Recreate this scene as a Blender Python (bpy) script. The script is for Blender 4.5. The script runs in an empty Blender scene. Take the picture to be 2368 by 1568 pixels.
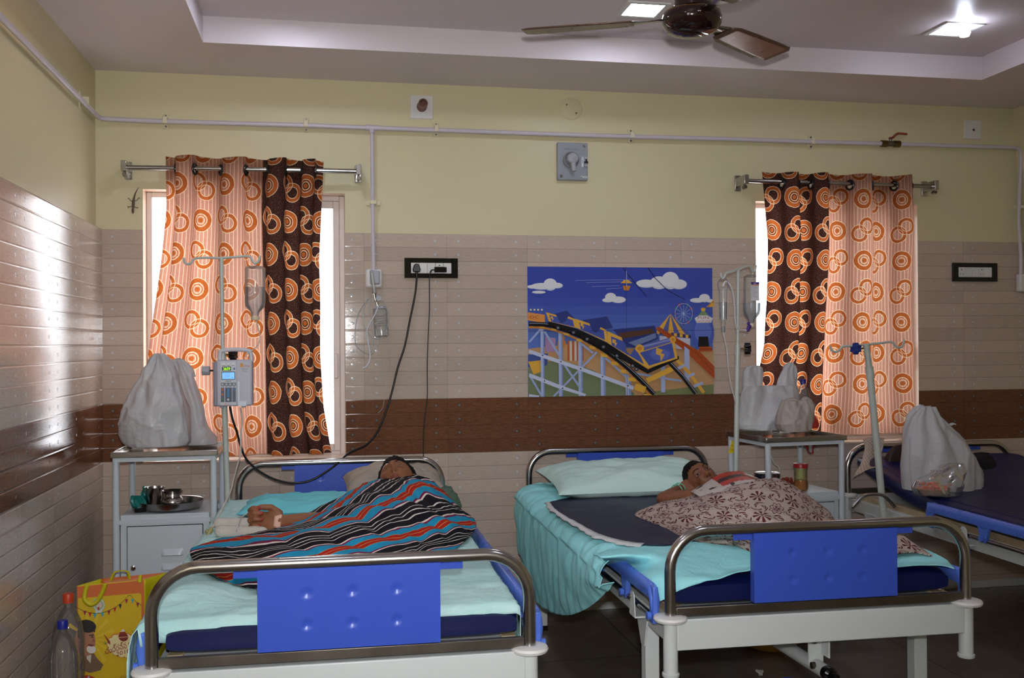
import bpy, bmesh, math, random
from math import sin, cos, pi, radians, sqrt, exp, atan2
from mathutils import Vector as V, Matrix, noise, Quaternion
random.seed(7)
SC = bpy.context.scene
COL = SC.collection
# ---------------------------------------------------------------- camera (solved from the wall tiles)
CP = V((-.1773, -5.0051, 1.3921)); YAW, PITCH, ROLL, FPX = .1845, .0059, -.0063, 2273.47
CF = V((sin(YAW)*cos(PITCH), cos(YAW)*cos(PITCH), sin(PITCH)))
_r = V((cos(YAW), -sin(YAW), 0)); _u = _r.cross(CF)
CR = _r*cos(ROLL) + _u*sin(ROLL); CU = _u*cos(ROLL) - _r*sin(ROLL)
def ray(px, py): return CF + CR*((px-1184)/FPX) - CU*((py-784)/FPX)
def wy(px, py, y): d = ray(px, py); return CP + d*((y-CP.y)/d.y)
def wz(px, py, z): d = ray(px, py); return CP + d*((z-CP.z)/d.z)
def wx(px, py, x): d = ray(px, py); return CP + d*((x-CP.x)/d.x)
cam = bpy.data.objects.new('camera', bpy.data.cameras.new('camera')); COL.objects.link(cam)
cam.matrix_world = Matrix(((CR.x, CU.x, -CF.x, CP.x), (CR.y, CU.y, -CF.y, CP.y), (CR.z, CU.z, -CF.z, CP.z), (0, 0, 0, 1)))
cam.data.sensor_width = 36; cam.data.lens = FPX*36/2368; cam.data.clip_start = .02
SC.camera = cam
# ---------------------------------------------------------------- materials
def lin(c):
    f = lambda v: (v/255/12.92) if v/255 <= .04045 else ((v/255+.055)/1.055)**2.4
    return (f(c[0]), f(c[1]), f(c[2]), 1)
class X:
    """tiny expression builder over shader math nodes"""
    nt = None
    def __init__(s, o): s.o = o
    @staticmethod
    def m(op, *a, clamp=False):
        n = X.nt.nodes.new('ShaderNodeMath'); n.operation = op; n.use_clamp = clamp
        for i, v in enumerate(a):
            if isinstance(v, X): X.nt.links.new(v.o, n.inputs[i])
            else: n.inputs[i].default_value = v
        return X(n.outputs[0])
    def __add__(a, b): return X.m('ADD', a, b)
    __radd__ = __add__
    def __sub__(a, b): return X.m('SUBTRACT', a, b)
    def __rsub__(a, b): return X.m('SUBTRACT', b, a)
    def __mul__(a, b): return X.m('MULTIPLY', a, b)
    __rmul__ = __mul__
    def __truediv__(a, b): return X.m('DIVIDE', a, b)
    def lt(a, b): return X.m('LESS_THAN', a, b)
    def gt(a, b): return X.m('GREATER_THAN', a, b)
    def fl(a): return X.m('FLOOR', a)
    def fr(a): return X.m('FRACT', a)
    def ab(a): return X.m('ABSOLUTE', a)
    def mx(a, b): return X.m('MAXIMUM', a, b)
    def mn(a, b): return X.m('MINIMUM', a, b)
def hyp(a, b): return X.m('SQRT', a*a + b*b)
def ss(a, lo, hi):
    n = X.nt.nodes.new('ShaderNodeMapRange'); n.interpolation_type = 'SMOOTHSTEP'
    X.nt.links.new(a.o, n.inputs[0]); n.inputs[1].default_value = lo; n.inputs[2].default_value = hi
    return X(n.outputs[0])
def mixc(f, a, b):
    n = X.nt.nodes.new('ShaderNodeMix'); n.data_type = 'RGBA'
    for i, v in ((0, f), (6, a), (7, b)):
        if isinstance(v, X): X.nt.links.new(v.o, n.inputs[i])
        elif i == 0: n.inputs[0].default_value = v
        else: n.inputs[i].default_value = lin(v)
    return X(n.outputs[2])
def mulc(c, f):
    n = X.nt.nodes.new('ShaderNodeMix'); n.data_type = 'RGBA'; n.blend_type = 'MULTIPLY'; n.inputs[0].default_value = 1
    cb = X.nt.nodes.new('ShaderNodeCombineColor')
    for i in range(3): X.nt.links.new(f.o, cb.inputs[i])
    if isinstance(c, X): X.nt.links.new(c.o, n.inputs[6])
    else: n.inputs[6].default_value = lin(c)
    X.nt.links.new(cb.outputs[0], n.inputs[7]); return X(n.outputs[2])
def coords(kind='Object', sc=(1, 1, 1), rot=(0, 0, 0)):
    t = X.nt.nodes.new('ShaderNodeTexCoord'); mp = X.nt.nodes.new('ShaderNodeMapping')
    mp.inputs['Scale'].default_value = sc; mp.inputs['Rotation'].default_value = rot
    X.nt.links.new(t.outputs[kind], mp.inputs[0]); return mp.outputs[0]
def sep(v):
    n = X.nt.nodes.new('ShaderNodeSeparateXYZ'); X.nt.links.new(v, n.inputs[0]); return [X(o) for o in n.outputs]
def nz(v, scale, detail=3, rough=.5, dist=0):
    n = X.nt.nodes.new('ShaderNodeTexNoise'); n.inputs['Scale'].default_value = scale; n.inputs['Detail'].default_value = detail
    n.inputs['Roughness'].default_value = rough; n.inputs['Distortion'].default_value = dist
    if v is not None: X.nt.links.new(v, n.inputs['Vector'])
    return X(n.outputs[0])
def wn(a, b):
    n = X.nt.nodes.new('ShaderNodeTexWhiteNoise'); n.noise_dimensions = '2D'
    c = X.nt.nodes.new('ShaderNodeCombineXYZ'); X.nt.links.new(a.o, c.inputs[0]); X.nt.links.new(b.o, c.inputs[1])
    X.nt.links.new(c.outputs[0], n.inputs['Vector']); return X(n.outputs[0])
def newmat(name):
    m = bpy.data.materials.new(name); m.use_nodes = True; nt = m.node_tree; X.nt = nt
    return m, nt, nt.nodes['Principled BSDF']
def setin(nt, b, k, v):
    if isinstance(v, X): nt.links.new(v.o, b.inputs[k])
    elif isinstance(v, tuple): b.inputs[k].default_value = lin(v)
    else: b.inputs[k].default_value = v
def bump(nt, b, h, dist, strength=1):
    n = nt.nodes.new('ShaderNodeBump'); n.inputs['Distance'].default_value = dist; n.inputs['Strength'].default_value = strength
    nt.links.new(h.o, n.inputs['Height']); nt.links.new(n.outputs[0], b.inputs['Normal'])
def M(name, c, rough=.5, metal=0, var=.08, vs=25, bmp=0, bs=60, emit=None, es=0, sub=0, spec=.5, coat=0, trans=0):
    m, nt, b = newmat(name)
    if var:
        n = nz(coords(), vs, 4); setin(nt, b, 'Base Color', mulc(c, n*(2*var) + (1-var)))
        setin(nt, b, 'Roughness', n*.1 + (rough-.05))
    else: setin(nt, b, 'Base Color', c); setin(nt, b, 'Roughness', rough)
    b.inputs['Metallic'].default_value = metal; b.inputs['Specular IOR Level'].default_value = spec
    b.inputs['Coat Weight'].default_value = coat
    if bmp: bump(nt, b, nz(coords(), bs, 4), bmp)
    if emit: setin(nt, b, 'Emission Color', emit); b.inputs['Emission Strength'].default_value = es
    if sub: b.inputs['Subsurface Weight'].default_value = sub; b.inputs['Subsurface Radius'].default_value = (.008, .004, .002)
    if trans:
        t = nt.nodes.new('ShaderNodeBsdfTranslucent'); setin(nt, t, 'Color', c)
        mx = nt.nodes.new('ShaderNodeMixShader'); mx.inputs[0].default_value = trans
        nt.links.new(b.outputs[0], mx.inputs[1]); nt.links.new(t.outputs[0], mx.inputs[2])
        nt.links.new(mx.outputs[0], nt.nodes['Material Output'].inputs[0])
    return m
def clear(name, c=(235, 240, 245), amt=.8, rough=.03, ior=1.45):
    """thin clear plastic or glass: see-through, a little haze, and a fresnel sheen"""
    m, nt, b = newmat(name)
    tr = nt.nodes.new('ShaderNodeBsdfTransparent'); setin(nt, tr, 'Color', c)
    setin(nt, b, 'Base Color', c); b.inputs['Roughness'].default_value = .4; b.inputs['IOR'].default_value = ior
    gl = nt.nodes.new('ShaderNodeBsdfGlossy'); gl.inputs['Roughness'].default_value = rough
    fz = nt.nodes.new('ShaderNodeFresnel'); fz.inputs[0].default_value = ior
    m1 = nt.nodes.new('ShaderNodeMixShader'); m1.inputs[0].default_value = 1-amt
    nt.links.new(tr.outputs[0], m1.inputs[1]); nt.links.new(b.outputs[0], m1.inputs[2])
    mx = nt.nodes.new('ShaderNodeMixShader'); nt.links.new((X(fz.outputs[0])*.85).mn(.7).o, mx.inputs[0])
    nt.links.new(m1.outputs[0], mx.inputs[1]); nt.links.new(gl.outputs[0], mx.inputs[2])
    nt.links.new(mx.outputs[0], nt.nodes['Material Output'].inputs[0]); return m
def tilemat(name, axis, off, bs=.6, sp=.6):
    m, nt, b = newmat(name)
    P = sep(coords()); u = P[axis] - off; z = P[2]
    row = (z/.07).fl(); zf = (z/.07).fr(); colm = (u/.42).fl()
    su = ((u/.42 + .5).fr() - .5).ab()*.42
    e = zf.mn(1 - zf)*.07
    r1 = wn(row, colm)
    sc = (5, 5, 90)
    g = nz(coords('Object', sc), 4, 5, .62, .25)
    g2 = nz(coords('Object', (14, 14, 260)), 3, 3, .6)
    brown = z.gt(.8405)*z.lt(1.1195)
    tone = r1*.16 + g*.34 + g2*.16 + .63
    cb = mixc(g2*g, (186, 166, 150), (224, 209, 195))
    cd = mixc(g2*g*1.8, (58, 34, 24), (152, 102, 72))
    c = mixc(brown, cb, cd)
    c = mulc(c, tone)
    line = ss(e, .0003, .0024)*.34 + .66
    c = mulc(c, line)
    c = mulc(c, su.gt(.0011)*.28 + .72)
    d = hyp(su - .06, (zf - .5)*.07)
    rim = d.lt(.0088); top = d.lt(.0068)
    c = mixc(rim, c, mulc(mixc(brown, (176, 166, 160), (60, 50, 44)), tone))
    c = mixc(top, c, mulc(mixc(brown, (206, 202, 200), (116, 110, 106)), tone))
    setin(nt, b, 'Base Color', c)
    setin(nt, b, 'Roughness', g2*.05 + .055)
    b.inputs['Specular IOR Level'].default_value = sp
    h = ss(e, 0, .006)*.9 + g*.18 + nz(coords('Object', (2.2, 2.2, 3)), 2, 2)*.3 + ss(d, .009, .004)*.3
    bump(nt, b, h, .0017, bs)
    return m
def paintmat(name, c, dirty=.06):
    m, nt, b = newmat(name)
    n = nz(coords(), 1.4, 5, .6); n2 = nz(coords(), 220, 2)
    setin(nt, b, 'Base Color', mulc(c, n*(2*dirty) + (1 - dirty)))
    b.inputs['Roughness'].default_value = .42; b.inputs['Specular IOR Level'].default_value = .4
    bump(nt, b, n2*.3 + nz(coords(), 9, 3)*.7, .0012); return m
def floormat():
    m, nt, b = newmat('floor_tiles'); P = sep(coords())
    a = ((P[0]/.6).fr() - .5).ab(); bb = ((P[1]/.6 + .3).fr() - .5).ab()
    g = (a.mx(bb)).gt(.4965)
    n = nz(coords(), 7, 6, .7); rr = wn((P[0]/.6).fl(), (P[1]/.6 + .3).fl())
    c = mulc(mixc(n, (98, 88, 78), (128, 116, 104)), rr*.12 + .9)
    setin(nt, b, 'Base Color', mixc(g, c, (40, 34, 30)))
    setin(nt, b, 'Roughness', n*.15 + .13); return m
def curtainmat():
    """UV in metres; uv.x < 0 is the pale striped half, > 0 the dark half"""
    m, nt, b = newmat('ring_print_curtain')
    P = sep(coords('UV')); u, v = P[0], P[1]
    CW, PH = .155, .334
    def field(uo, ph, key):
        col = ((u + uo)/CW).fl(); fu = (((u + uo)/CW).fr() - .5)*CW
        par = ((col*.5).fr())*2
        vv = v/PH + par*.5 + ph
        fv = (vv.fr() - .5)*PH
        return fu, fv
    wob = nz(coords('UV', (30, 30, 30)), 1, 2)*.006
    fu, fv = field(0, 0, 0); d0 = hyp(fu, fv) + wob
    conc = d0.lt(.058)
    fu1, fv1 = field(0, .5, 1)
    d1 = hyp(fu1 + .022, fv1 - .021) + wob; d2 = hyp(fu1 - .024, fv1 + .022) + wob
    def ringm(d): return d.lt(.050)*d.gt(.031)
    def edge(d): return (d - .050).ab().lt(.0017).mx((d - .031).ab().lt(.0016))
    orange = conc.mx(ringm(d1)).mx(ringm(d2))
    inner = d0.lt(.034)
    crm = (d0 - .058).ab().lt(.0017).mx((d0 - .034).ab().lt(.0018)).mx((d0 - .022).ab().lt(.0018)).mx(edge(d1)).mx(edge(d2))
    hole = (d0.lt(.034)*d0.gt(.028)).mx(d0.lt(.022)*d0.gt(.015))
    orange = orange*(1 - hole)
    dark = u.gt(0)
    st = ((u/.019).fr() - .5).ab().lt(.10)
    weave = nz(coords('UV', (60, 900, 1)), 1, 3)*nz(coords('UV', (700, 60, 1)), 1, 2)
    light = mixc(st, (198, 140, 116), (234, 198, 178))
    fuzz = nz(coords('UV', (1, 1, 1)), 170, 3, .6).gt(.54)
    dk = mixc(fuzz, (62, 34, 28), (98, 66, 56))
    c = mixc(dark, light, dk)
    streak = nz(coords('UV', (1, 1, 1)), 130, 3, .6)
    c = mixc(orange, c, mixc(streak, (142, 62, 20), (208, 116, 58)))
    c = mixc(crm, c, (240, 206, 170))
    c = mulc(c, weave*1.2 + .7)
    setin(nt, b, 'Base Color', mulc(c, dark*.35 + .45)); b.inputs['Roughness'].default_value = .8; b.inputs['Specular IOR Level'].default_value = .15
    t = nt.nodes.new('ShaderNodeBsdfTranslucent'); nt.links.new(c.o, t.inputs['Color'])
    mx = nt.nodes.new('ShaderNodeMixShader')
    nt.links.new((dark*(1 - orange)*(-.22) + .5).o, mx.inputs[0])
    nt.links.new(b.outputs[0], mx.inputs[1]); nt.links.new(t.outputs[0], mx.inputs[2])
    nt.links.new(mx.outputs[0], nt.nodes['Material Output'].inputs[0]); return m
def stripemat():
    """woven blanket: UV.x runs across the stripes, one repeat per unit"""
    m, nt, b = newmat('striped_blanket'); P = sep(coords('UV')); s = P[0].fr()
    th = nz(coords('UV', (1.5, 90, 1)), 3, 3); th2 = nz(coords('UV', (120, 3, 1)), 2, 2)
    def band(a, w): return (s - a).ab().lt(w)
    c = mixc(band(.25, .25), (38, 150, 190), (26, 24, 30))
    for a in (.17, .25, .33): c = mixc(band(a, .008), c, (226, 222, 214))
    for a in (.0, .5, 1.0): c = mixc(band(a, .030), c, (120, 34, 70))
    for a in (.016, .484, 1.016): c = mixc(band(a, .014), c, (232, 216, 206))
    c = mixc(band(.75, .085), c, (206, 150, 60)); c = mixc(band(.75, .076), c, (178, 42, 34)); c = mixc(band(.75, .006), c, (226, 150, 70))
    setin(nt, b, 'Base Color', mulc(c, th*.5 + th2*.3 + .58)); b.inputs['Roughness'].default_value = .85; b.inputs['Specular IOR Level'].default_value = .1
    bump(nt, b, th + th2, .0008); return m
def floralmat():
    m, nt, b = newmat('floral_blanket'); P = sep(coords('UV')); S = .20
    def cell(off):
        u = ((P[0]/S + off).fr() - .5)*S; v = ((P[1]/S + off).fr() - .5)*S; return u, v, hyp(u, v), X.m('ARCTAN2', v, u)
    u, v, r, a = cell(0)
    def petals(r, a, n, ph, lo, hi, w):
        q = X.m('COSINE', a*n + ph); rad = r.gt(lo)*r.lt(hi)
        return rad*q.gt(w)
    fl = petals(r, a, 8, 0, .010, .046, .0).mx(r.lt(.007))
    u2, v2, r2, a2 = cell(.5)
    wv = X.m('COSINE', a2*8)*.006
    med = ((r2 + wv) - .044).ab().lt(.0028).mx(petals(r2, a2, 4, .8, .004, .020, .1)).mx(((r2 - wv) - .030).ab().lt(.0016))
    lf = nz(coords('UV', (1, 1, 1)), 34, 2, .5, 1.2)
    u3 = ((P[0]/S + .5).fr() - .5)*S; v3 = ((P[1]/S).fr() - .5)*S; r3 = hyp(u3, v3); a3 = X.m('ARCTAN2', v3, u3)
    sw = X.m('SINE', a3*3 + r3*150); curl = sw.gt(.1)*r3.gt(.012)*r3.lt(.046)*((r3*90).fr()).gt(.35)
    u4 = ((P[0]/S).fr() - .5)*S; v4 = ((P[1]/S + .5).fr() - .5)*S; r4 = hyp(u4, v4); a4 = X.m('ARCTAN2', v4, u4)
    curl2 = X.m('SINE', a4*3 - r4*150).gt(.1)*r4.gt(.012)*r4.lt(.046)*((r4*90).fr()).gt(.35)
    ink = fl.mx(med).mx(curl).mx(curl2)
    knit = ((P[1]/.0055).fr() - .5).ab()
    base = mixc(knit.lt(.14), (206, 190, 178), (150, 122, 114))
    c = mixc(ink, base, (98, 46, 50)); c = mixc(r2.lt(.026)*(1 - ink), c, (172, 146, 140))
    n = nz(coords('UV', (1, 1, 1)), 420, 2)
    setin(nt, b, 'Base Color', mulc(c, n*.5 + .72)); b.inputs['Roughness'].default_value = .9; b.inputs['Specular IOR Level'].default_value = .1
    bump(nt, b, knit + n, .0012); return m
def clothmat(name, c, c2=None, sc=5, bmp=.006, rough=.8, trans=0):
    m, nt, b = newmat(name)
    n = nz(coords(), sc, 5, .6, .8); w = nz(coords(), 420, 2); cr = nz(coords(), 16, 3, .5, 1.4)
    setin(nt, b, 'Base Color', mulc(mixc(n, c, c2 or tuple(int(k*.86) for k in c)), w*.2 + .9))
    b.inputs['Roughness'].default_value = rough; b.inputs['Specular IOR Level'].default_value = .2
    ridge = 1 - (cr - .5).ab()*2
    bump(nt, b, n*.5 + ridge*.5 + w*.02, bmp*.45)
    return m
def filmmat(name, c, tr):
    m, nt, b = newmat(name); n = nz(coords('Object', (9, 9, 4)), 1, 2, .5, 1.2); n2 = nz(coords(), 22, 1, .5, .6)
    setin(nt, b, 'Base Color', mulc(c, nz(coords(), 8, 3)*.14 + .92)); b.inputs['Roughness'].default_value = .36; b.inputs['Specular IOR Level'].default_value = .45
    bump(nt, b, (1 - (n - .5).ab()*4).mx(0)*.7 + (1 - (n2 - .5).ab()*5).mx(0)*.3, .004)
    t = nt.nodes.new('ShaderNodeBsdfTranslucent'); setin(nt, t, 'Color', c)
    mx = nt.nodes.new('ShaderNodeMixShader'); mx.inputs[0].default_value = tr
    nt.links.new(b.outputs[0], mx.inputs[1]); nt.links.new(t.outputs[0], mx.inputs[2]); nt.links.new(mx.outputs[0], nt.nodes['Material Output'].inputs[0]); return m
def colmat(name, rough=.5, spec=.4, sub=0, emit=0, fine=0):
    """colour comes from the mesh's own print / skin colour attribute"""
    m, nt, b = newmat(name); a = nt.nodes.new('ShaderNodeAttribute'); a.attribute_name = 'Col'
    c = X(a.outputs[0])
    if fine: c = mulc(c, nz(coords(), fine, 4)*.3 + .85)
    nt.links.new(c.o, b.inputs['Base Color']); b.inputs['Roughness'].default_value = rough; b.inputs['Specular IOR Level'].default_value = spec
    if sub: b.inputs['Subsurface Weight'].default_value = sub; b.inputs['Subsurface Radius'].default_value = (.006, .003, .0015); bump(nt, b, nz(coords(), 300, 3), .0006)
    if emit: nt.links.new(a.outputs[0], b.inputs['Emission Color']); b.inputs['Emission Strength'].default_value = emit
    return m
mSteel = M('stainless_steel', (176, 172, 168), .22, 1, .05, 12)
mChrome = M('chrome', (215, 215, 215), .1, 1, 0)
mDull = M('worn_steel', (120, 112, 104), .38, 1, .25, 14)
mWhite = M('white_enamel', (206, 210, 208), .35, 0, .04, 6)
mLock = M('locker_enamel', (196, 204, 210), .35, 0, .03, 6)
mPipe = M('lilac_white_pipe_paint', (206, 198, 206), .35, 0, .06, 30)
mClip = M('cream_plastic', (222, 212, 180), .5, 0, .06, 30)
mPlW = M('white_plastic', (222, 220, 216), .4, 0, .03, 20)
mPlG = M('grey_plastic', (168, 168, 176), .45, 0, .03, 20)
mBlk = M('black_plastic', (14, 14, 16), .3, 0, .1, 20)
mGBlk = M('gloss_black', (8, 8, 10), .08, 0, 0)
mCord = M('black_cable', (16, 16, 18), .4, 0, .1, 40)
mNavy = M('navy_rexine', (13, 22, 72), .40, 0, .12, 9, .0003, 420, spec=.35)
mBlue = M('periwinkle_metal', (58, 85, 188), .3, 0, .03, 10, .0001, 120, spec=.35)
mRail = M('blue_plastic_rail', (84, 118, 214), .28, 0, .03, 10)
mAlu = M('window_aluminium', (226, 214, 206), .4, 0, .06, 20)
mRev = M('window_reveal_tiles', (236, 206, 182), .25, 0, .05, 8)
mCeil = paintmat('ceiling_paint', (222, 210, 213), .03)
mPaint = paintmat('cream_wall_paint', (216, 205, 166), .04)
mTileB = tilemat('plank_tiles_far', 0, 0.0, .3, .28); mTileL = tilemat('plank_tiles_side', 1, -.4377)
mFloor = floormat()
mCurt = curtainmat(); mStripe = stripemat(); mFloral = floralmat()
mPrint = colmat('printed_inks', .45); mSkin = colmat('skin', .5, .35, .12, 0, 60); mGlow = colmat('lit_display', .3, .5, 0, 1.6)
mCatt = colmat('print_on_tile', .12, .5)
mBag = filmmat('thin_white_polythene', (216, 216, 218), .3)
mClearF = clear('clear_film', (250, 250, 250), .90, .12)
mClear = clear('clear_plastic', (248, 250, 250), .90, .06)
mFluid = clear('clear_fluid', (238, 242, 247), .88, .02)
mGlass = clear('window_glass', (250, 252, 252), .96, .02)
mDark = M('dark_hole', (10, 9, 9), .8, 0, 0)
mHair = M('black_hair', (11, 9, 8), .7, 0, .3, 90, .002, 240, spec=.2)
mWarm = M('warm_lamp', (255, 220, 180), .5, 0, 0, emit=(255, 196, 140), es=22)
mLED2 = M('dim_led_diffuser', (255, 255, 255), .5, 0, 0, emit=(226, 234, 255), es=5)
mLED = M('led_diffuser', (255, 255, 255), .5, 0, 0, emit=(226, 234, 255), es=50)
# ---------------------------------------------------------------- geometry
class G:
    def __init__(s): s.v, s.f, s.m, s.uv, s.c = [], [], [], {}, {}
    def add(s, vs, fs, m=0, uv=None, col=None):
        o = len(s.v); s.v += [V(p) for p in vs]
        for f in fs:
            s.f.append([i+o for i in f]); s.m.append(m)
            if col is not None: s.c[len(s.f)-1] = col
        if uv:
            for i, t in enumerate(uv): s.uv[i+o] = t
        return s
    def xf(s, Mx, start=0):
        for i in range(start, len(s.v)): s.v[i] = Mx @ s.v[i]
        return s
    def box(s, c, d, R=None, m=0):
        x, y, z = [k/2 for k in d]; R = R or Matrix.Identity(3)
        vs = [V(c) + R @ V((a*x, b*y, e*z)) for a in (-1, 1) for b in (-1, 1) for e in (-1, 1)]
        return s.add(vs, [(0, 1, 3, 2), (4, 6, 7, 5), (0, 4, 5, 1), (2, 3, 7, 6), (0, 2, 6, 4), (1, 5, 7, 3)], m)
    def tube(s, path, r, n=12, closed=False, m=0, cap=True, rnd=False, flat=None):
        P = [V(p) for p in path]; R = list(r) if isinstance(r, (list, tuple)) else [r]*len(P)
        if rnd:
            d0 = (P[0]-P[1]).normalized(); d1 = (P[-1]-P[-2]).normalized()
            a = [(P[0]+d0*R[0]*k, R[0]*sqrt(max(0.01, 1-k*k))) for k in (.98, .8, .45)]
            b = [(P[-1]+d1*R[-1]*k, R[-1]*sqrt(max(0.01, 1-k*k))) for k in (.45, .8, .98)]
            P = [q for q, _ in a]+P+[q for q, _ in b]; R = [q for _, q in a]+R+[q for _, q in b]
        k = len(P); T = []
        for i in range(k):
            a = P[(i-1) % k] if (closed or i) else P[0]; b = P[(i+1) % k] if (closed or i < k-1) else P[-1]
            t = b-a; T.append(t.normalized() if t.length > 1e-9 else V((0, 0, 1)))
        N = T[0].orthogonal().normalized(); vs = []; fr = []
        for i in range(k):
            if i: N = (N - T[i]*N.dot(T[i])); N = N.normalized() if N.length > 1e-9 else T[i].orthogonal().normalized()
            fr.append((N.copy(), T[i].cross(N)))
        for i in range(k):
            a, b = fr[i]
            for j in range(n):
                q = 2*pi*j/n; o = a*cos(q)+b*sin(q)
                if flat: o = o - V(flat[0])*o.dot(V(flat[0]))*(1-flat[1])
                vs.append(P[i]+o*R[i])
        fs = [(i*n+j, i*n+(j+1) % n, ((i+1) % k)*n+(j+1) % n, ((i+1) % k)*n+j) for i in range(k if closed else k-1) for j in range(n)]
        if cap and not closed: fs += [tuple(range(n))[::-1], tuple((k-1)*n+j for j in range(n))]
        return s.add(vs, fs, m)
    def lathe(s, prof, n=28, c=(0, 0, 0), Mx=None, m=0):
        vs, fs = [], []; k = len(prof)
        for r, z in prof:
            for j in range(n): vs.append(V((max(r, 1e-5)*cos(2*pi*j/n), max(r, 1e-5)*sin(2*pi*j/n), z)))
        for i in range(k-1):
            for j in range(n): fs.append((i*n+j, i*n+(j+1) % n, (i+1)*n+(j+1) % n, (i+1)*n+j))
        if prof[0][0] > 1e-4 and prof[0] != prof[-1]: pass
        Mx = Mx or Matrix.Identity(4)
        return s.add([Mx @ q + V(c) for q in vs], fs, m)
    def cyl(s, a, b, r, n=20, m=0): return s.tube([a, b], r, n, m=m)
    def ball(s, c, r, n=20, k=12, R=None, m=0):
        r = r if isinstance(r, (tuple, list)) else (r, r, r); R = R or Matrix.Identity(3); vs = []
        for i in range(k+1):
            t = pi*i/k; t = min(max(t, .02), pi-.02)
            for j in range(n): vs.append(V(c) + R @ V((r[0]*sin(t)*cos(2*pi*j/n), r[1]*sin(t)*sin(2*pi*j/n), r[2]*cos(t))))
        fs = [(i*n+j, (i+1)*n+j, (i+1)*n+(j+1) % n, i*n+(j+1) % n) for i in range(k) for j in range(n)]
        fs += [tuple(range(n)), tuple(k*n+j for j in range(n))[::-1]]
        return s.add(vs, fs, m)
    def grid(s, rows, m=0, uv=None, wrap=False):
        k, n = len(rows), len(rows[0]); vs = [p for r in rows for p in r]
        fs = [(i*n+j, i*n+(j+1) % n, (i+1)*n+(j+1) % n, (i+1)*n+j) for i in range(k-1) for j in range(n if wrap else n-1)]
        return s.add(vs, fs, m, [t for r in uv for t in r] if uv else None)
    def prism(s, poly, ex, ey, ez, o, h, m=0):
        """extrude the outline poly (in ex, ey) by h along ez"""
        o, ex, ey, ez = V(o), V(ex), V(ey), V(ez); n = len(poly)
        vs = [o+ex*a+ey*b for a, b in poly]+[o+ex*a+ey*b+ez*h for a, b in poly]
        return s.add(vs, [tuple(range(n))[::-1], tuple(range(n, 2*n))]+[(i, (i+1) % n, n+(i+1) % n, n+i) for i in range(n)], m)
WM = {}
def obj(name, g, mats, parent=None, world=True, bev=0, solid=0, sm=35, sub=0, mods=()):
    me = bpy.data.meshes.new(name)
    inv = WM[parent].inverted() if (parent is not None and world) else None
    me.from_pydata([inv @ p if inv else p for p in g.v], [], g.f)
    for mt in (mats if isinstance(mats, (list, tuple)) else [mats]): me.materials.append(mt)
    me.polygons.foreach_set('material_index', g.m)
    if g.uv:
        ul = me.uv_layers.new(name='UVMap')
        for l in me.loops: ul.data[l.index].uv = g.uv.get(l.vertex_index, (0, 0))
    if g.c:
        ca = me.color_attributes.new('Col', 'FLOAT_COLOR', 'CORNER')
        for p in me.polygons:
            c = lin(g.c.get(p.index, (255, 255, 255)))
            for li in p.loop_indices: ca.data[li].color = c
    if sm:
        me.polygons.foreach_set('use_smooth', [True]*len(me.polygons))
        if sm < 180: me.set_sharp_from_angle(angle=radians(sm))
    me.update()
    o = bpy.data.objects.new(name, me); COL.objects.link(o)
    if parent is not None: o.parent = parent
    WM[o] = WM[parent] if parent is not None else Matrix.Identity(4)
    if bev:
        b = o.modifiers.new('bevel', 'BEVEL'); b.width = bev; b.segments = 2; b.limit_method = 'ANGLE'; b.angle_limit = radians(40)
    if solid:
        b = o.modifiers.new('thick', 'SOLIDIFY'); b.thickness = solid; b.offset = 0
    if sub:
        b = o.modifiers.new('sub', 'SUBSURF'); b.levels = b.render_levels = sub
    return o
def tag(o, label, cat, group=None, kind=None):
    if label: o['label'] = label
    if cat: o['category'] = cat
    if group: o['group'] = group
    if kind: o['kind'] = kind
    return o
def thing(name, label, cat, loc=(0, 0, 0), rz=0, group=None):
    o = bpy.data.objects.new(name, None); COL.objects.link(o); o.location = loc; o.rotation_euler = (0, 0, rz)
    o.empty_display_size = .1
    WM[o] = Matrix.Translation(V(loc)) @ Matrix.Rotation(rz, 4, 'Z')
    return tag(o, label, cat, group)
def dup(root, loc, rz, label=None, group=None):
    def cp(o, par):
        c = o.copy(); COL.objects.link(c); c.parent = par; WM[c] = None
        for ch in list(o.children): cp(ch, c)
        return c
    r = cp(root, None); r.location = loc; r.rotation_euler = (0, 0, rz)
    WM[r] = Matrix.Translation(V(loc)) @ Matrix.Rotation(rz, 4, 'Z')
    if label: r['label'] = label
    if group: r['group'] = group
    return r
def structure(o): o['kind'] = 'structure'; return o
def cr(P, n=8, closed=False):
    P = [V(p) for p in P]; out = []; k = len(P)
    for i in range(k if closed else k-1):
        g = lambda j: P[j % k] if closed else P[min(max(j, 0), k-1)]
        a, b, c, d = g(i-1), g(i), g(i+1), g(i+2)
        for q in range(n):
            t = q/n
            out.append(.5*((2*b)+(c-a)*t+(2*a-5*b+4*c-d)*t*t+(3*b-a-3*c+d)*t**3))
    if not closed: out.append(P[-1])
    return out
def patch(ctrl, nu=6, nv=6):
    """smooth surface through a control grid"""
    rows = [cr(r, nu) for r in ctrl]; n = len(rows[0])
    cols = [cr([r[j] for r in rows], nv) for j in range(n)]
    return [[cols[j][i] for j in range(n)] for i in range(len(cols[0]))]
def fbm(p, o=3): return noise.fractal(p, 1.0, 2.0, o)
def ridged(p): return 1-abs(noise.noise(p))*2
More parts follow.
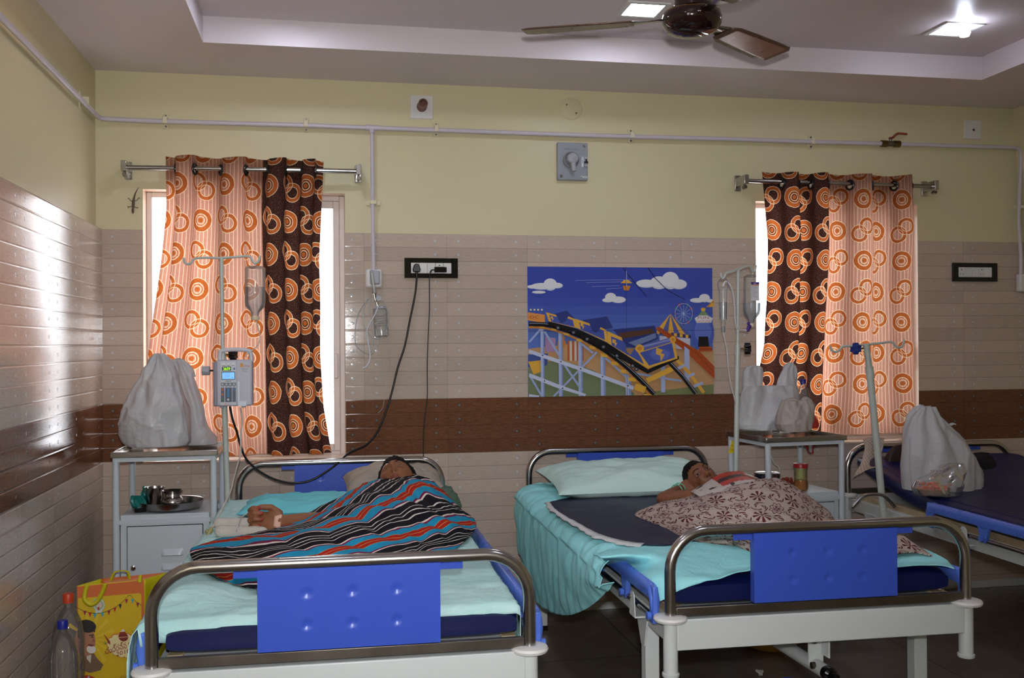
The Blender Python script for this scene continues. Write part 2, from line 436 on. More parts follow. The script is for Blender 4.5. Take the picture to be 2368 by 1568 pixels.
def wrinkle(rows, amp, sc, seed=0, stretch=(1, 1, 1), ridge=.5, edge0=True):
    k, n = len(rows), len(rows[0]); out = []
    for i in range(k):
        r = []
        for j in range(n):
            a = rows[min(i+1, k-1)][j]-rows[max(i-1, 0)][j]; b = rows[i][min(j+1, n-1)]-rows[i][max(j-1, 0)]
            nn = a.cross(b); nn = nn.normalized() if nn.length > 1e-12 else V((0, 0, 1))
            if nn.z < 0 and abs(nn.z) > .3: nn = -nn
            p = rows[i][j]; q = V((p.x*sc*stretch[0], p.y*sc*stretch[1], p.z*sc*stretch[2]+seed))
            h = fbm(q)*(1-ridge)+ridged(q*1.3+V((5, 3, seed)))*ridge
            r.append(p+nn*(h*amp))
        out.append(r)
    return out
def uvgrid(k, n, su, sv, fu=None):
    return [[(j/(n-1)*su, i/(k-1)*sv) for j in range(n)] for i in range(k)]
class Pr:
    """flat printed artwork: coloured polygons stacked on a plane"""
    def __init__(s, o, ex, ey, step=.00025, base=.0004):
        s.o, s.ex, s.ey = V(o), V(ex), V(ey); s.n = s.ex.cross(s.ey).normalized(); s.g = G(); s.d = base; s.step = step
    def poly(s, pts, c):
        s.g.add([s.o+s.ex*a+s.ey*b+s.n*s.d for a, b in pts], [tuple(range(len(pts)))], 0, None, c); s.d += s.step; return s
    def rect(s, x0, y0, x1, y1, c): return s.poly([(x0, y0), (x1, y0), (x1, y1), (x0, y1)], c)
    def ell(s, x, y, rx, ry, c, n=24): return s.poly([(x+rx*cos(2*pi*i/n), y+ry*sin(2*pi*i/n)) for i in range(n)], c)
    def line(s, pts, w, c):
        for a, b in zip(pts, pts[1:]):
            dx, dy = b[0]-a[0], b[1]-a[1]; l = sqrt(dx*dx+dy*dy) or 1; nx, ny = -dy/l*w/2, dx/l*w/2
            s.poly([(a[0]-nx, a[1]-ny), (b[0]-nx, b[1]-ny), (b[0]+nx, b[1]+ny), (a[0]+nx, a[1]+ny)], c); s.d -= s.step
        s.d += s.step; return s
    def text(s, t, x, y, h, c, w=None, rot=0, al='CENTER'):
        cu = bpy.data.curves.new('t', 'FONT'); cu.body = t; cu.size = 1; cu.align_x = al; cu.resolution_u = 2
        ob = bpy.data.objects.new('t', cu); COL.objects.link(ob); dg = bpy.context.evaluated_depsgraph_get(); dg.update()
        me = bpy.data.meshes.new_from_object(ob.evaluated_get(dg))
        if len(me.vertices):
            xs = [v.co.x for v in me.vertices]; wd = (max(xs)-min(xs)) or 1; sx = (w/wd) if w else h
            vs = []
            for v in me.vertices:
                a, b = v.co.x*sx, v.co.y*h; a, b = a*cos(rot)-b*sin(rot), a*sin(rot)+b*cos(rot)
                vs.append(s.o+s.ex*(x+a)+s.ey*(y+b)+s.n*s.d)
            s.g.add(vs, [tuple(p.vertices) for p in me.polygons], 0, None, c); s.d += s.step
        bpy.data.meshes.remove(me); bpy.data.objects.remove(ob); bpy.data.curves.remove(cu); return s
def union(name, g, voxel, colf, mt, parent, smooth=2):
    """one continuous skin from overlapping closed shapes"""
    me = bpy.data.meshes.new(name); me.from_pydata(g.v, [], g.f); me.update()
    ob = bpy.data.objects.new(name, me); COL.objects.link(ob)
    r = ob.modifiers.new('r', 'REMESH'); r.mode = 'VOXEL'; r.voxel_size = voxel
    q = ob.modifiers.new('s', 'SMOOTH'); q.factor = .5; q.iterations = smooth
    dg = bpy.context.evaluated_depsgraph_get(); dg.update(); m2 = bpy.data.meshes.new_from_object(ob.evaluated_get(dg))
    bpy.data.objects.remove(ob); bpy.data.meshes.remove(me)
    m2.name = name; m2.materials.clear(); m2.materials.append(mt)
    ca = m2.color_attributes.new('Col', 'FLOAT_COLOR', 'POINT'); inv = WM[parent].inverted()
    for v in m2.vertices: ca.data[v.index].color = lin(colf(v.co))
    m2.transform(inv); m2.polygons.foreach_set('use_smooth', [True]*len(m2.polygons)); m2.update()
    o = bpy.data.objects.new(name, m2); COL.objects.link(o); o.parent = parent; WM[o] = WM[parent]; return o
# ---------------------------------------------------------------- the room
XL, XLP, XR, YB, ZS, ZC = -1.245, -1.275, 3.76, -6.4, 2.728, 2.845
W1 = (-1.058, -.094, .83, 2.158); W2 = (2.108, 3.076, .838, 2.165); RD = .17
def wallback():
    g = G(); xs = sorted([XLP-.2, W1[0], W1[1], W2[0], W2[1], XR+.4]); zs = [-.1, W1[2], W2[2], 1.96, W1[3], W2[3], 3.05]
    for i in range(len(xs)-1):
        for j in range(len(zs)-1):
            x0, x1, z0, z1 = xs[i], xs[i+1], zs[j], zs[j+1]
            if any(x0 >= w[0]-1e-6 and x1 <= w[1]+1e-6 and z0 >= w[2]-1e-6 and z1 <= w[3]+1e-6 for w in (W1, W2)): continue
            t = z1 <= 1.9601; y = 0 if t else .008
            g.add([(x0, y, z0), (x1, y, z0), (x1, y, z1), (x0, y, z1)], [(0, 1, 2, 3)], 0 if t else 1)
            g.add([(x0, .22, z0), (x1, .22, z0), (x1, .22, z1), (x0, .22, z1)], [(3, 2, 1, 0)], 1)
    for a, b in ((xs[0], W1[0]), (W1[1], W2[0]), (W2[1], xs[-1])): g.add([(a, 0, 1.96), (b, 0, 1.96), (b, .008, 1.96), (a, .008, 1.96)], [(0, 1, 2, 3)], 0)
    for w in (W1, W2):
        x0, x1, z0, z1 = w; y0, y1 = 0, .22
        g.add([(x0, y0, z0), (x0, y1, z0), (x0, y1, z1), (x0, y0, z1)], [(0, 1, 2, 3)], 2)
        g.add([(x1, y0, z0), (x1, y1, z0), (x1, y1, z1), (x1, y0, z1)], [(3, 2, 1, 0)], 2)
        g.add([(x0, y0, z1), (x0, y1, z1), (x1, y1, z1), (x1, y0, z1)], [(0, 1, 2, 3)], 2)
        g.add([(x0, y0, z0), (x0, y1, z0), (x1, y1, z0), (x1, y0, z0)], [(3, 2, 1, 0)], 2)
    structure(obj('wall_back', g, [mTileB, mPaint, mRev], sm=0))
wallback()
OY0, OY1, OZ0, OZ1 = -6.2, -4.7, .9, 2.35      # opening added in the left wall, unseen behind the camera, for extra daylight
def lbox(g, x, y0, y1, z0, z1): return g.box((x-.1, (y0+y1)/2, (z0+z1)/2), (.2, y1-y0, z1-z0))
g = lbox(lbox(lbox(G(), XL, OY1, .2, -.1, 1.96), XL, OY0, OY1, -.1, OZ0), XL, YB-.2, OY0, -.1, 1.96)
structure(obj('trim_1', g, mTileL, sm=0))['label'] = 'wood plank tile dado along the left wall'
g = lbox(lbox(lbox(G(), XLP, OY1, .2, 1.95, 3.05), XLP, OY0, OY1, OZ1, 3.05), XLP, YB-.2, OY0, 1.95, 3.05); structure(obj('wall_left', g, mPaint, sm=0))
a, b = wy(2343.5, 252, 0), wy(2367, 540, 0); sl = (b.x-a.x)/(a.z-b.z); g = G()
fx = lambda z: a.x+sl*(a.z-z) if z > 1.6 else a.x+sl*(a.z-1.6)
zz = [-.1, 1.6, 3.05]
for i in range(2):
    g.add([(fx(zz[i]), .3, zz[i]), (fx(zz[i]), YB-.2, zz[i]), (fx(zz[i+1]), YB-.2, zz[i+1]), (fx(zz[i+1]), .3, zz[i+1]),
           (4.2, .3, zz[i]), (4.2, YB-.2, zz[i]), (4.2, YB-.2, zz[i+1]), (4.2, .3, zz[i+1])],
          [(0, 1, 2, 3), (7, 6, 5, 4), (0, 4, 5, 1), (3, 2, 6, 7)], 0)
structure(obj('wall_right', g, mPaint, sm=0))
g = G().box((1.2, YB-.1, 1.45), (6, .2, 3.2))
structure(obj('wall_front', g, mPaint, sm=0))
structure(obj('floor', G().box((1.2, YB/2, -.05), (6, -YB+.8, .1)), mFloor, sm=0))
RX0, RX1, RY0, RY1 = -.712, 3.105, -4.6, -.525
g = G(); zt = 3.0
g.box(((XLP-.2+RX0)/2, YB/2, (ZS+zt)/2), (RX0-XLP+.2, -YB+.6, zt-ZS)); g.box(((RX1+4.2)/2, YB/2, (ZS+zt)/2), (4.2-RX1, -YB+.6, zt-ZS))
g.box(((RX0+RX1)/2, (RY1+.2)/2, (ZS+zt)/2), (RX1-RX0, .2-RY1, zt-ZS)); g.box(((RX0+RX1)/2, (RY0+YB-.2)/2, (ZS+zt)/2), (RX1-RX0, RY0-YB+.2, zt-ZS))
g.box(((RX0+RX1)/2, (RY0+RY1)/2, (ZC+zt)/2), (RX1-RX0, RY1-RY0, zt-ZC))
structure(obj('ceiling', g, mCeil, sm=0))
structure(obj('baseboard_back', G().box(((XL+XR)/2, -.006, .02), (XR-XL, .012, .04)), mWhite, bev=.002))
# ---------------------------------------------------------------- windows
def window(nm, w, sash):
    x0, x1, z0, z1 = w; f = G(); y = .135
    t = structure(thing(nm, None, None, ((x0+x1)/2, y, z0)))
    fw = .026
    f.box((x0+fw/2, y, (z0+z1)/2), (fw, .09, z1-z0-.002)).box((x1-fw/2, y, (z0+z1)/2), (fw, .09, z1-z0-.002))
    f.box(((x0+x1)/2, y, z1-fw/2), (x1-x0-2*fw, .09, fw)).box(((x0+x1)/2, y, z0+fw/2), (x1-x0-2*fw, .09, fw))
    obj('window_frame', f, mAlu, t, bev=.004)
    xm = (x0+x1)/2; so = []
    for k, (a, b, yy) in enumerate(((xm-.19 if sash else xm-.22, x1-fw-.12, y+.02), (xm-.02, x1-fw, y-.018))):
        s = G(); q = .032; za, zb = z0+fw, z1-fw
        s.box((a+q/2, yy, (za+zb)/2), (q, .028, zb-za)).box((b-q/2, yy, (za+zb)/2), (q, .028, zb-za))
        s.box(((a+b)/2, yy, za+.018), (b-a-2*q, .028, .036)).box(((a+b)/2, yy, zb-.018), (b-a-2*q, .028, .036))
        so.append(obj('sash', s, mAlu, t, bev=.003))
        obj('pane', G().box(((a+b)/2, yy, (za+zb)/2), (b-a-2*q+.01, .004, zb-za-.06)), mGlass, so[-1], sm=0)
    h = G().box((x1-fw-.02, y-.042, z0+.46), (.022, .022, .13)); obj('handle', h, mAlu, so[1], bev=.005)
    obj('sill', G().box((xm, .02, z0+.006), (x1-x0-.002, .13, .012)), mRev, t, bev=.003)
window('window_1', W1, 0); window('window_2', W2, 1)
# ---------------------------------------------------------------- curtains on their rods
def lerp_tab(tab, t):
    for (a, va), (b, vb) in zip(tab, tab[1:]):
        if t <= b:
            f = max(0, (t-a)/(b-a)); return [p+(q-p)*f for p, q in zip(va, vb)] if isinstance(va, (list, tuple)) else va+(vb-va)*f
    return tab[-1][1]
def curtain(nm, label, group, ph, rows, ztop, zbot, eyes, split, drk, wav):
    """ph: pixel -> fold phase; rows: (height px, left, split, right) in photo pixels on the curtain plane"""
    NS, NZ = 260, 70; y0 = -.09
    t = thing(nm, label, 'curtain', (wy(split, 700, y0).x, y0, zbot), 0, group)
    L, R = ph[0][0], ph[-1][0]; g = G(); rr = []; uvs = []
    top = None
    for i in range(NZ+1):
        zf = i/NZ; py = rows[0][0]+(rows[-1][0]-rows[0][0])*zf
        l, s, r = lerp_tab([(q[0], q[1:]) for q in rows], py); row = []; zz = ztop+(zbot-ztop)*zf
        for j in range(NS+1):
            tp = L+(R-L)*j/NS
            p = lerp_tab(ph, tp); amp = .046*(1-.25*zf)
            px = l+(s-l)*(tp-L)/(split-L) if tp < split else s+(r-s)*(tp-split)/(R-split)
            x = wy(px, py, y0).x
            w2 = noise.noise(V((x*5, zz*2.2, 3+wav)))*.022*min(1, zf*3)+noise.noise(V((x*14, zz*3, 9)))*.005*min(1, zf*4)
            yy = y0+amp*cos(2*pi*p)+w2
            if zz < 2.2: yy = min(yy, -.022)
            dx = sin(4*pi*p)*.012*(1-.3*zf)
            dz = (cos(2*pi*p*1.0+1)*.006+noise.noise(V((x*7, 1, 1)))*.008) if i == 0 else 0
            if zf > .97: dz += noise.noise(V((x*4, 4, 4)))*.014
            row.append(V((x+dx, yy, zz+dz)))
        rr.append(row)
        if top is None:
            top = [0]
            for a_, b_ in zip(row, row[1:]): top.append(top[-1]+(b_-a_).length)
            us = top[min(NS, int((split-L)/(R-L)*NS))]
    sgn = 1 if drk == 'right' else -1
    uvs = [[((top[j]-us)*sgn, rr[i][0].z) for j in range(NS+1)] for i in range(NZ+1)]
    # cut the eyelet holes
    g.grid(rr, 0, uvs)
    zr = wy(eyes[0][0], eyes[0][1], y0).z; keep = []; ey = []
    for (ex, eyp) in eyes:
        c = wy(ex, eyp, y0); j = min(range(NS+1), key=lambda q: abs(rr[3][q].x-c.x)+abs(rr[3][q].y-y0)*1.5)
        ey.append((j, V((rr[3][j].x, rr[3][j].y, c.z)), (rr[3][min(j+2, NS)]-rr[3][max(j-2, 0)]).normalized()))
    for fi, f in enumerate(g.f):
        c = sum((g.v[q] for q in f), V())/4
        if not any((c-e[1]).length < .024 for e in ey): keep.append(f)
    g.f = keep; g.m = [0]*len(keep)
    obj('fabric', g, mCurt, t, sm=180)
    for j, c, tg in ey:
        nrm = tg.cross(V((0, 0, 1))).normalized(); e = G()
        e.tube([c+(tg*cos(2*pi*k/24)+V((0, 0, 1))*sin(2*pi*k/24))*.0245 for k in range(24)], .0062, 8, True)
        obj('eyelet', e, mBlk, t)
    return t
def rod(label, a, b, thick, ends):
    pa, pb = wy(*a, -.09), wy(*b, -.09); t = thing('curtain_rod', label, 'curtain rod', ((pa.x+pb.x)/2, 0, pa.z))
    obj('rod', G().cyl(pa, pb, .0115, 20), mSteel, t)
    for p in (pa, pb):
        q = obj('bracket', G().box((p.x, -.055, p.z+.004), (.024, .126, .05)).box((p.x, .002, p.z), (.034, .012, .085)), mSteel, t, bev=.002)
        obj('screw', G().cyl((p.x, -.105, p.z-.034), (p.x, -.075, p.z-.034), .009, 14).cyl((p.x, -.085, p.z-.04), (p.x, -.085, p.z-.015), .006, 12), mDull, q)
rod('steel curtain rod above the left window beside the lizard', (288, 387), (829, 396), 0, 0)
rod('steel curtain rod above the right window beside the corner', (1722, 418), (2160, 431), 0, 0)
zr1 = 1
curtain('curtain', 'ring-print curtain, pale half left and dark half right, on left window', 'ring print window curtains',
        [(386, -.1), (392, 0), (422, .5), (478, 1), (542, 1.5), (592, 2), (640, 2.5), (680, 3), (715, 3.5), (744, 4.05)],
        [(364, 386, 603, 745), (480, 387, 600, 740), (600, 376, 603, 735), (700, 363, 607, 738), (830, 343, 610, 738), (950, 344, 612, 746), (1058, 380, 614, 764)],
        wy(560, 365, -.09).z, wy(560, 1053, -.09).z, [(402, 390), (444, 391), (510, 393), (574, 394), (613, 395), (663, 396), (696, 396), (740, 397)], 600, 'right', 0)
curtain('curtain', 'ring-print curtain, dark half left and pale half right, on right window', 'ring print window curtains',
        [(1774, -.1), (1785, 0), (1828, .5), (1858, 1), (1890, 1.5), (1940, 2), (1990, 2.5), (2043, 3), (2090, 3.5), (2112, 3.9)],
        [(402, 1774, 1922, 2112), (560, 1786, 1922, 2116), (700, 1784, 1918, 2118), (800, 1778, 1915, 2120), (900, 1756, 1910, 2120), (1012, 1780, 1905, 2126)],
        wy(1940, 402, -.09).z, wy(1940, 1006, -.09).z, [(1806, 424), (1850, 425), (1866, 426), (1914, 427), (1966, 428), (2014, 429), (2070, 430), (2109, 431)], 1922, 'left', 7)
# ---------------------------------------------------------------- pipework and wall fittings
def pipe():
    r = .0115; y = -.028; a = wy(232, 275, y); P = [wx(-60, -25, XLP+.03)]
    t = thing('gas_pipe', 'lilac-white painted gas pipe running along the back wall and down', 'pipe', (a.x, 0, a.z))
    ln = [wx(-75, -40, XLP+.028), wx(215, 262, XLP+.028)]
    corner = V((XLP+.028, y, a.z)); pts = [(300, 278), (384, 281), (708, 290), (862, 296), (1010, 301), (1320, 312), (1458, 316), (1700, 322), (1875, 328), (2040, 332)]
    main = [ln[0], corner+V((0, -.03, 0)), corner+V((.02, -.006, 0))]+[wy(q[0], q[1], y) for q in pts]
    obj('main_run', G().tube(main, r, 14), mPipe, t)
    right = [wy(2078, 333, y), wy(2200, 337, y), wy(2330, 341, y), wy(2352, 343, y), wy(2360, 350, y), wy(2361, 366, y), wy(2358, 450, y), wy(2356, 500, y), wy(2358, 545, y), wy(2361, 600, y), wy(2360, 640, y)]
    obj('right_drop', G().tube(cr(right, 5), r*.92, 14), mPipe, t)
    dp = [wy(860, 298, y), wy(861, 400, y), wy(862, 520, y), wy(864, 628, y)]
    obj('left_drop', G().tube(dp, r*.82, 14), mPipe, t)
    obj('tee', G().cyl(wy(846, 295, y), wy(876, 296, y), .0145, 14).cyl(wy(860, 296, y), wy(860, 308, y), .0135, 14), mPipe, t)
    for (px, py) in ((384, 281), (708, 289), (1008, 300), (1458, 315), (1874, 329)):
        c = wy(px, py, 0); g = G().box((c.x, .002, c.z), (.026, .012, .07)).box((c.x, -.026, c.z), (.022, .032, .034))
        k = obj('clip', g, mClip, t, bev=.003)
        
        for dz in (.026, -.026): obj('screw', G().cyl((c.x, -.009, c.z+dz), (c.x, -.002, c.z+dz), .005, 10), mDull, k)
    for (px, py) in ((863, 470), (2357, 480)):
        c = wy(px, py, 0); obj('clip', G().box((c.x, .0, c.z), (.072, .012, .026)).box((c.x, -.022, c.z), (.034, .032, .02)), mClip, t, bev=.003)
    c = wx(184, 233, XLP); obj('clip', G().box((c.x, c.y, c.z), (.012, .03, .08)).box((c.x+.024, c.y, c.z), (.034, .024, .036)), mClip, t, bev=.003)
    a, b = wy(2040, 332, y), wy(2078, 333, y); mBs = M('brass', (120, 104, 62), .35, 1, .2, 30)
    va = obj('valve_coupling', G().cyl(a-V((.006, 0, 0)), a+V((.028, 0, 0)), .019, 8), mBs, t, sm=30)
    obj('valve_coupling', G().cyl(b-V((.028, 0, 0)), b+V((.006, 0, 0)), .019, 8), mBs, t, sm=30)
    m = (a+b)/2; obj('valve_core', G().cyl(a+V((.026, 0, 0)), b-V((.026, 0, 0)), .015, 14).cyl(m, m+V((0, 0, .03)), .008, 12), mDull, va)
    h = [m+V((-.006, -.004, .03)), m+V((.012, -.004, .034)), m+V((.03, -.004, .05)), m+V((.05, -.004, .058)), m+V((.095, -.004, .056))]
    obj('lever', G().tube(cr(h, 4), .0068, 8, rnd=True), M('red_lever_grip', (150, 62, 50), .5), va)
pipe()
def rot_y(): return Matrix.Rotation(pi/2, 4, 'X')     # lathe axis z -> -y (out of the back wall)
def wl(c): return Matrix.Translation(V(c)) @ Matrix.Rotation(pi/2, 4, 'X')
# lamp holder plate
c = wy(975, 248, .008); t = thing('lamp_holder', 'empty brown bulb holder on square white plate on upper wall', 'lamp holder', c)
obj('plate', G().box(c, (.118, .012, .12)), mPlW, t, bev=.003)
obj('socket', G().lathe([(.0, 0), (.026, 0), (.026, .02), (.021, .03), (.021, .07), (.024, .072), (.024, .082), (.018, .082), (.018, .05), (0, .05)], 24).xf(wl(c+V((0, -.004, 0)))), M('brown_bakelite', (112, 70, 52), .35), t)
# round blanking cover
c = wy(1321, 252, .008); t = thing('round_cover', 'round blank junction cover painted the same cream as wall', 'cover plate', c)
obj('disc', G().lathe([(0, .006), (.052, .006), (.056, .004), (.06, 0), (.052, .0055)], 40).xf(wl(c)), mPaint, t)
for dx, dz in ((-.026, .02), (.026, -.022)): obj('screw', G().lathe([(0, .008), (.004, .008), (.005, .005)], 12).xf(wl(c+V((dx, 0, dz)))), mDull, t)
# square plate with a hole
c = wy(2248, 300, .008); t = thing('blank_plate', 'square white blank plate with centre hole near right corner', 'cover plate', c)
obj('plate', G().box(c, (.108, .012, .108)), mPlW, t, bev=.003)
obj('cable_hole', G().lathe([(0, .0075), (.006, .0075), (.007, .005)], 16).xf(wl(c+V((.006, 0, -.002)))), mDark, t)
# industrial socket with breaker
c = wy(1322, 375, .008); w, h = .163, .198; t = thing('industrial_socket', 'grey metal-clad round socket with breaker switch on upper wall', 'socket', c)
pl = obj('plate', G().box(c+V((0, -.008, 0)), (w, .03, h)), M('grey_enamel', (150, 152, 160), .35, 0, .03), t, bev=.004)
fy = c.y-.023
obj('cap_ring', G().lathe([(.042, 0), (.043, .012), (.036, .016), (.034, .005), (.030, .004)], 32).xf(wl((c.x-.01, fy, c.z+.006))), M('grey_socket_ring', (128, 126, 126), .4), t)
q = V((c.x-.006, fy, c.z+.012))
cp = obj('plug_cap', G().lathe([(.031, .0), (.032, .02), (.027, .034), (.015, .041), (0, .042)], 32).xf(wl(q)), mPlG, t)
obj('cable_gland', G().tube([q+V((.002, -.02, -.02)), q+V((.004, -.026, -.045)), q+V((.006, -.028, -.068))], [.015, .013, .011], 18), mPlG, cp)
pr = Pr((c.x, fy, c.z), (1, 0, 0), (0, 0, 1))
pr.text('INFOLEX', -.008, .058, .016, (96, 100, 112), .066).rect(.048, -.028, .058, .026, (224, 226, 228))
for k in (-.006, .0, .006): pr.rect(.0515, k-.002, .0545, k+.002, (60, 64, 80))
pr.text('O', .053, .017, .007, (70, 74, 90)).text('I', .053, -.025, .007, (70, 74, 90))
pr.rect(.04, -.088, .08, -.074, (70, 70, 74)).rect(.041, -.087, .079, -.075, (212, 214, 212)).poly([(.043, -.086), (.05, -.086), (.0465, -.077)], (30, 30, 30)).rect(.053, -.083, .076, -.081, (150, 150, 150)).rect(.053, -.079, .076, -.078, (150, 150, 150))
obj('front_print', pr.g, mPrint, pl, sm=0)
br = obj('breaker', G().box((c.x+.069, fy-.003, c.z+.0), (.02, .012, .054)), mPlG, t, bev=.001)
obj('toggle', G().box((c.x+.069, fy-.012, c.z-.006), (.019, .016, .009)).box((c.x+.069, fy-.012, c.z+.004), (.008, .01, .014)), mBlk, br, bev=.001)
for dx, dz in ((.063, .082), (-.062, -.078)): obj('screw', G().lathe([(0, .004), (.006, .004), (.0075, 0)], 14).xf(wl((c.x+dx, fy, c.z+dz))), mDull, t)
# black socket boards
def board(px0, px1, py0, py1, label, mods, x0=None):
    a, b = wy(px0, py1, 0), wy(px1, py0, 0); c = (a+b)/2; w, h = b.x-a.x, b.z-a.z
    t = thing('socket_board', label, 'socket board', (c.x, 0, c.z)); fr = G(); e = .019; y = -.007
    fr.box((a.x+w*.06, y, c.z), (w*.12, .014, h)).box((b.x-w*.06, y, c.z), (w*.12, .014, h)).box((c.x, y, b.z-h*.115), (w*.76, .014, h*.23)).box((c.x, y, a.z+h*.115), (w*.76, .014, h*.23))
    obj('frame', fr, mGBlk, t, bev=.0012)
    n = len(mods); iw = w*.76/n
    for k, m in enumerate(mods):
        x = c.x-w*.38+iw*(k+.5); g = G().box((x, -.005, c.z), (iw-.0012, .012, h*.53))
        if m == 'w': g.add([(x-iw*.45, -.0112, c.z-h*.25), (x+iw*.45, -.0112, c.z-h*.25), (x+iw*.45, -.0155, c.z+h*.25), (x-iw*.45, -.0155, c.z+h*.25)], [(0, 1, 2, 3)])
        mo = obj('switch' if m == 'w' else 'outlet', g, mPlW, t, bev=.0008)
        if m == 's':
            q = Pr((x, -.011, c.z), (1, 0, 0), (0, 0, 1))
            for dx, dz, r in ((0, .014, .0032), (-.0085, -.010, .0027), (.0085, -.010, .0027)): q.ell(dx, dz, r, r, (14, 14, 14), 14)
            obj('pin_holes', q.g, mPrint, mo, sm=0)
    return c, w, h
cA = board(935, 1058, 598, 643, 'black-framed socket board with two plugs in, beside the cartoon poster'.replace('cartoon ', ''), ['s', 'w', 'w', 's', 'w'])
cB = board(2201, 2303, 609, 651, 'black-framed socket board with nothing plugged in, near right corner', ['s', 'w', 'b', 's', 'b'])
# oxygen outlet with flow meter, humidifier bottle and looped tubing
def flow():
    t = thing('oxygen_flowmeter', 'clear oxygen flowmeter and humidifier bottle with looped tubing on wall', 'flowmeter', wy(866, 650, 0))
    c = wy(864, 645, 0); b = obj('outlet_box', G().box((c.x, -.018, c.z), (.082, .036, .094)), mPlW, t, bev=.011)
    obj('outlet_cover', G().box((c.x+.004, -.042, c.z+.004), (.05, .02, .07)), mPlG, b, bev=.007)
    y = -.075; P = lambda x, yy, dy=0: wy(820+x/5.6, 600+yy/5.6, y+dy)
    obj('inlet_stem', G().cyl(P(240, 430, .06), P(275, 500), .008, 14), mChrome, t)
    f = obj('flow_tube', G().tube([P(218, 160), P(262, 440)], .0095, 18, rnd=True), mClear, t)
    obj('float_scale', G().tube([P(222, 175), P(258, 430)], .0035, 10), mPlW, f)
    obj('flow_collar', G().cyl(P(250, 440), P(268, 535), .011, 18).cyl(P(285, 560), P(298, 610), .008, 14), mChrome, t)
    kq = P(312, 505); kg = G(); kn = []
    for i in range(48):
        a = 2*pi*i/48; rr = .0142+.0016*cos(8*a); kn.append((rr*cos(a), rr*sin(a)))
    kg.prism(kn, (1, 0, 0), (0, 0, 1), (0, -1, 0), kq+V((0, .008, 0)), .02)
    obj('valve_knob', kg, mPlG, t, bev=.001)
    bot = [P(318, 618), P(326, 660), P(352, 985)]; ax = (bot[2]-bot[1]).normalized()
    bb = obj('bottle', G().tube([bot[0], bot[1], bot[1]+ax*.012, bot[2], bot[2]+ax*.006], [.028, .034, .036, .035, .03], 26), mClear, t)
    obj('bottle_cap', G().tube([bot[0]-ax*.006, bot[0]+ax*.008], [.02, .036], 26), mPlG, bb)
    q = Pr(bot[1]+ax*.03+V((0, -.0375, 0)), (cos(.12), 0, sin(.12)), (-sin(.12), 0, cos(.12)))
    for k in range(5): q.rect(-.026, -.012*k, .02-.004*(k % 2), -.012*k+.0012, (40, 40, 46))
    q.text('MAX', -.02, .004, .006, (40, 40, 46), .012, al='LEFT').text('WATER ONLY', -.02, -.034, .005, (40, 40, 46), .03, al='LEFT').text('MIN', -.02, -.046, .005, (40, 40, 46), .012, al='LEFT')
    obj('level_marks', q.g, mPrint, bb, sm=0)
    mT = clear('clear_tubing', (225, 228, 230), .55, .08)
    def tb(n, pts, r, dy=0, m=mT): obj(n, G().tube(cr([P(a, b_, dy) for a, b_ in pts], 7), r, 10), m, t)
    tb('mask_tube', [(312, 590), (260, 720), (185, 850), (160, 930), (172, 1060), (200, 1220), (190, 1320), (150, 1390), (105, 1408)], .0034, -.03, M('milky_tube', (214, 218, 226), .2, 0, 0))
    tb('looped_tube', [(225, 480), (160, 540), (115, 680), (130, 830), (190, 960), (260, 1020), (330, 1010), (400, 910), (445, 780), (430, 650), (365, 535)], .0026, -.02)
    tb('looped_tube', [(345, 630), (385, 680), (412, 780), (395, 920), (330, 1020), (280, 1130), (220, 1230), (120, 1200), (20, 1100), (10, 900), (60, 680), (190, 490)], .0022, -.012)
    tb('looped_tube', [(210, 520), (200, 640), (225, 820), (240, 960), (235, 1120), (210, 1210)], .0026, -.025)
    tb('fine_line', [(415, 930), (430, 1130), (460, 1330), (440, 1480), (400, 1580), (370, 1900), (300, 1990)], .0013, -.008)
    tb('fine_line', [(330, 1560), (350, 1300), (400, 1120)], .0013, -.008)
flow()
c = wy(2362, 655, 0); t = thing('gas_outlet', 'white gas outlet box under the pipe drop at right edge', 'gas outlet', c)
b = obj('outlet_box', G().box((c.x+.006, -.02, c.z), (.09, .04, .1)), mPlW, t, bev=.009); obj('outlet_nozzle', G().cyl((c.x+.022, -.03, c.z-.045), (c.x+.022, -.03, c.z-.075), .012, 16), mChrome, t)
# gecko
def gecko():
    y = .002; S = lambda x, yy, d=0: wy(270+x/7.127, 340+yy/7.127, y-d)
    t = thing('gecko', 'small brown gecko clinging head down beside the left window', 'gecko', S(270, 900))
    g = G(); sp = [(372, 660), (330, 715), (300, 780), (285, 840), (276, 880), (272, 930), (270, 980), (268, 1010), (264, 1035), (266, 1062), (266, 1090)]
    r = [.0008, .0022, .0034, .0046, .0062, .0068, .0062, .0046, .0055, .0058, .003]
    P = cr([S(a, b_, .006) for a, b_ in sp], 4); R = [r[min(len(r)-1, i//4)]+(r[min(len(r)-1, i//4+1)]-r[min(len(r)-1, i//4)])*(i % 4)/4 for i in range(len(P))]
    g.tube(P, R, 12, rnd=True)
    for pts in ([(282, 885), (235, 890), (212, 856), (196, 850)], [(282, 885), (325, 882), (350, 850), (366, 840)], [(262, 985), (225, 980), (196, 988)], [(278, 985), (310, 992), (330, 1006), (344, 1000)]):
        g.tube(cr([S(a, b_, .004) for a, b_ in pts], 4), .0018, 8, rnd=True)
        e, f = pts[-1], pts[-2]; dx, dy = e[0]-f[0], e[1]-f[1]
        for k in (-1, -.3, .4, 1): g.tube([S(e[0], e[1], .003), S(e[0]+dx*.5-dy*k*.7, e[1]+dy*.5+dx*k*.7, .002)], .0011, 6, rnd=True)
    union('body', g, .0012, lambda p: (96, 80, 70), colmat('gecko_skin', .7), t, 1)
    obj('eye', G().ball(S(258, 1050, .008), .0012, 10, 6).ball(S(274, 1050, .008), .0012, 10, 6), mBlk, t)
gecko()
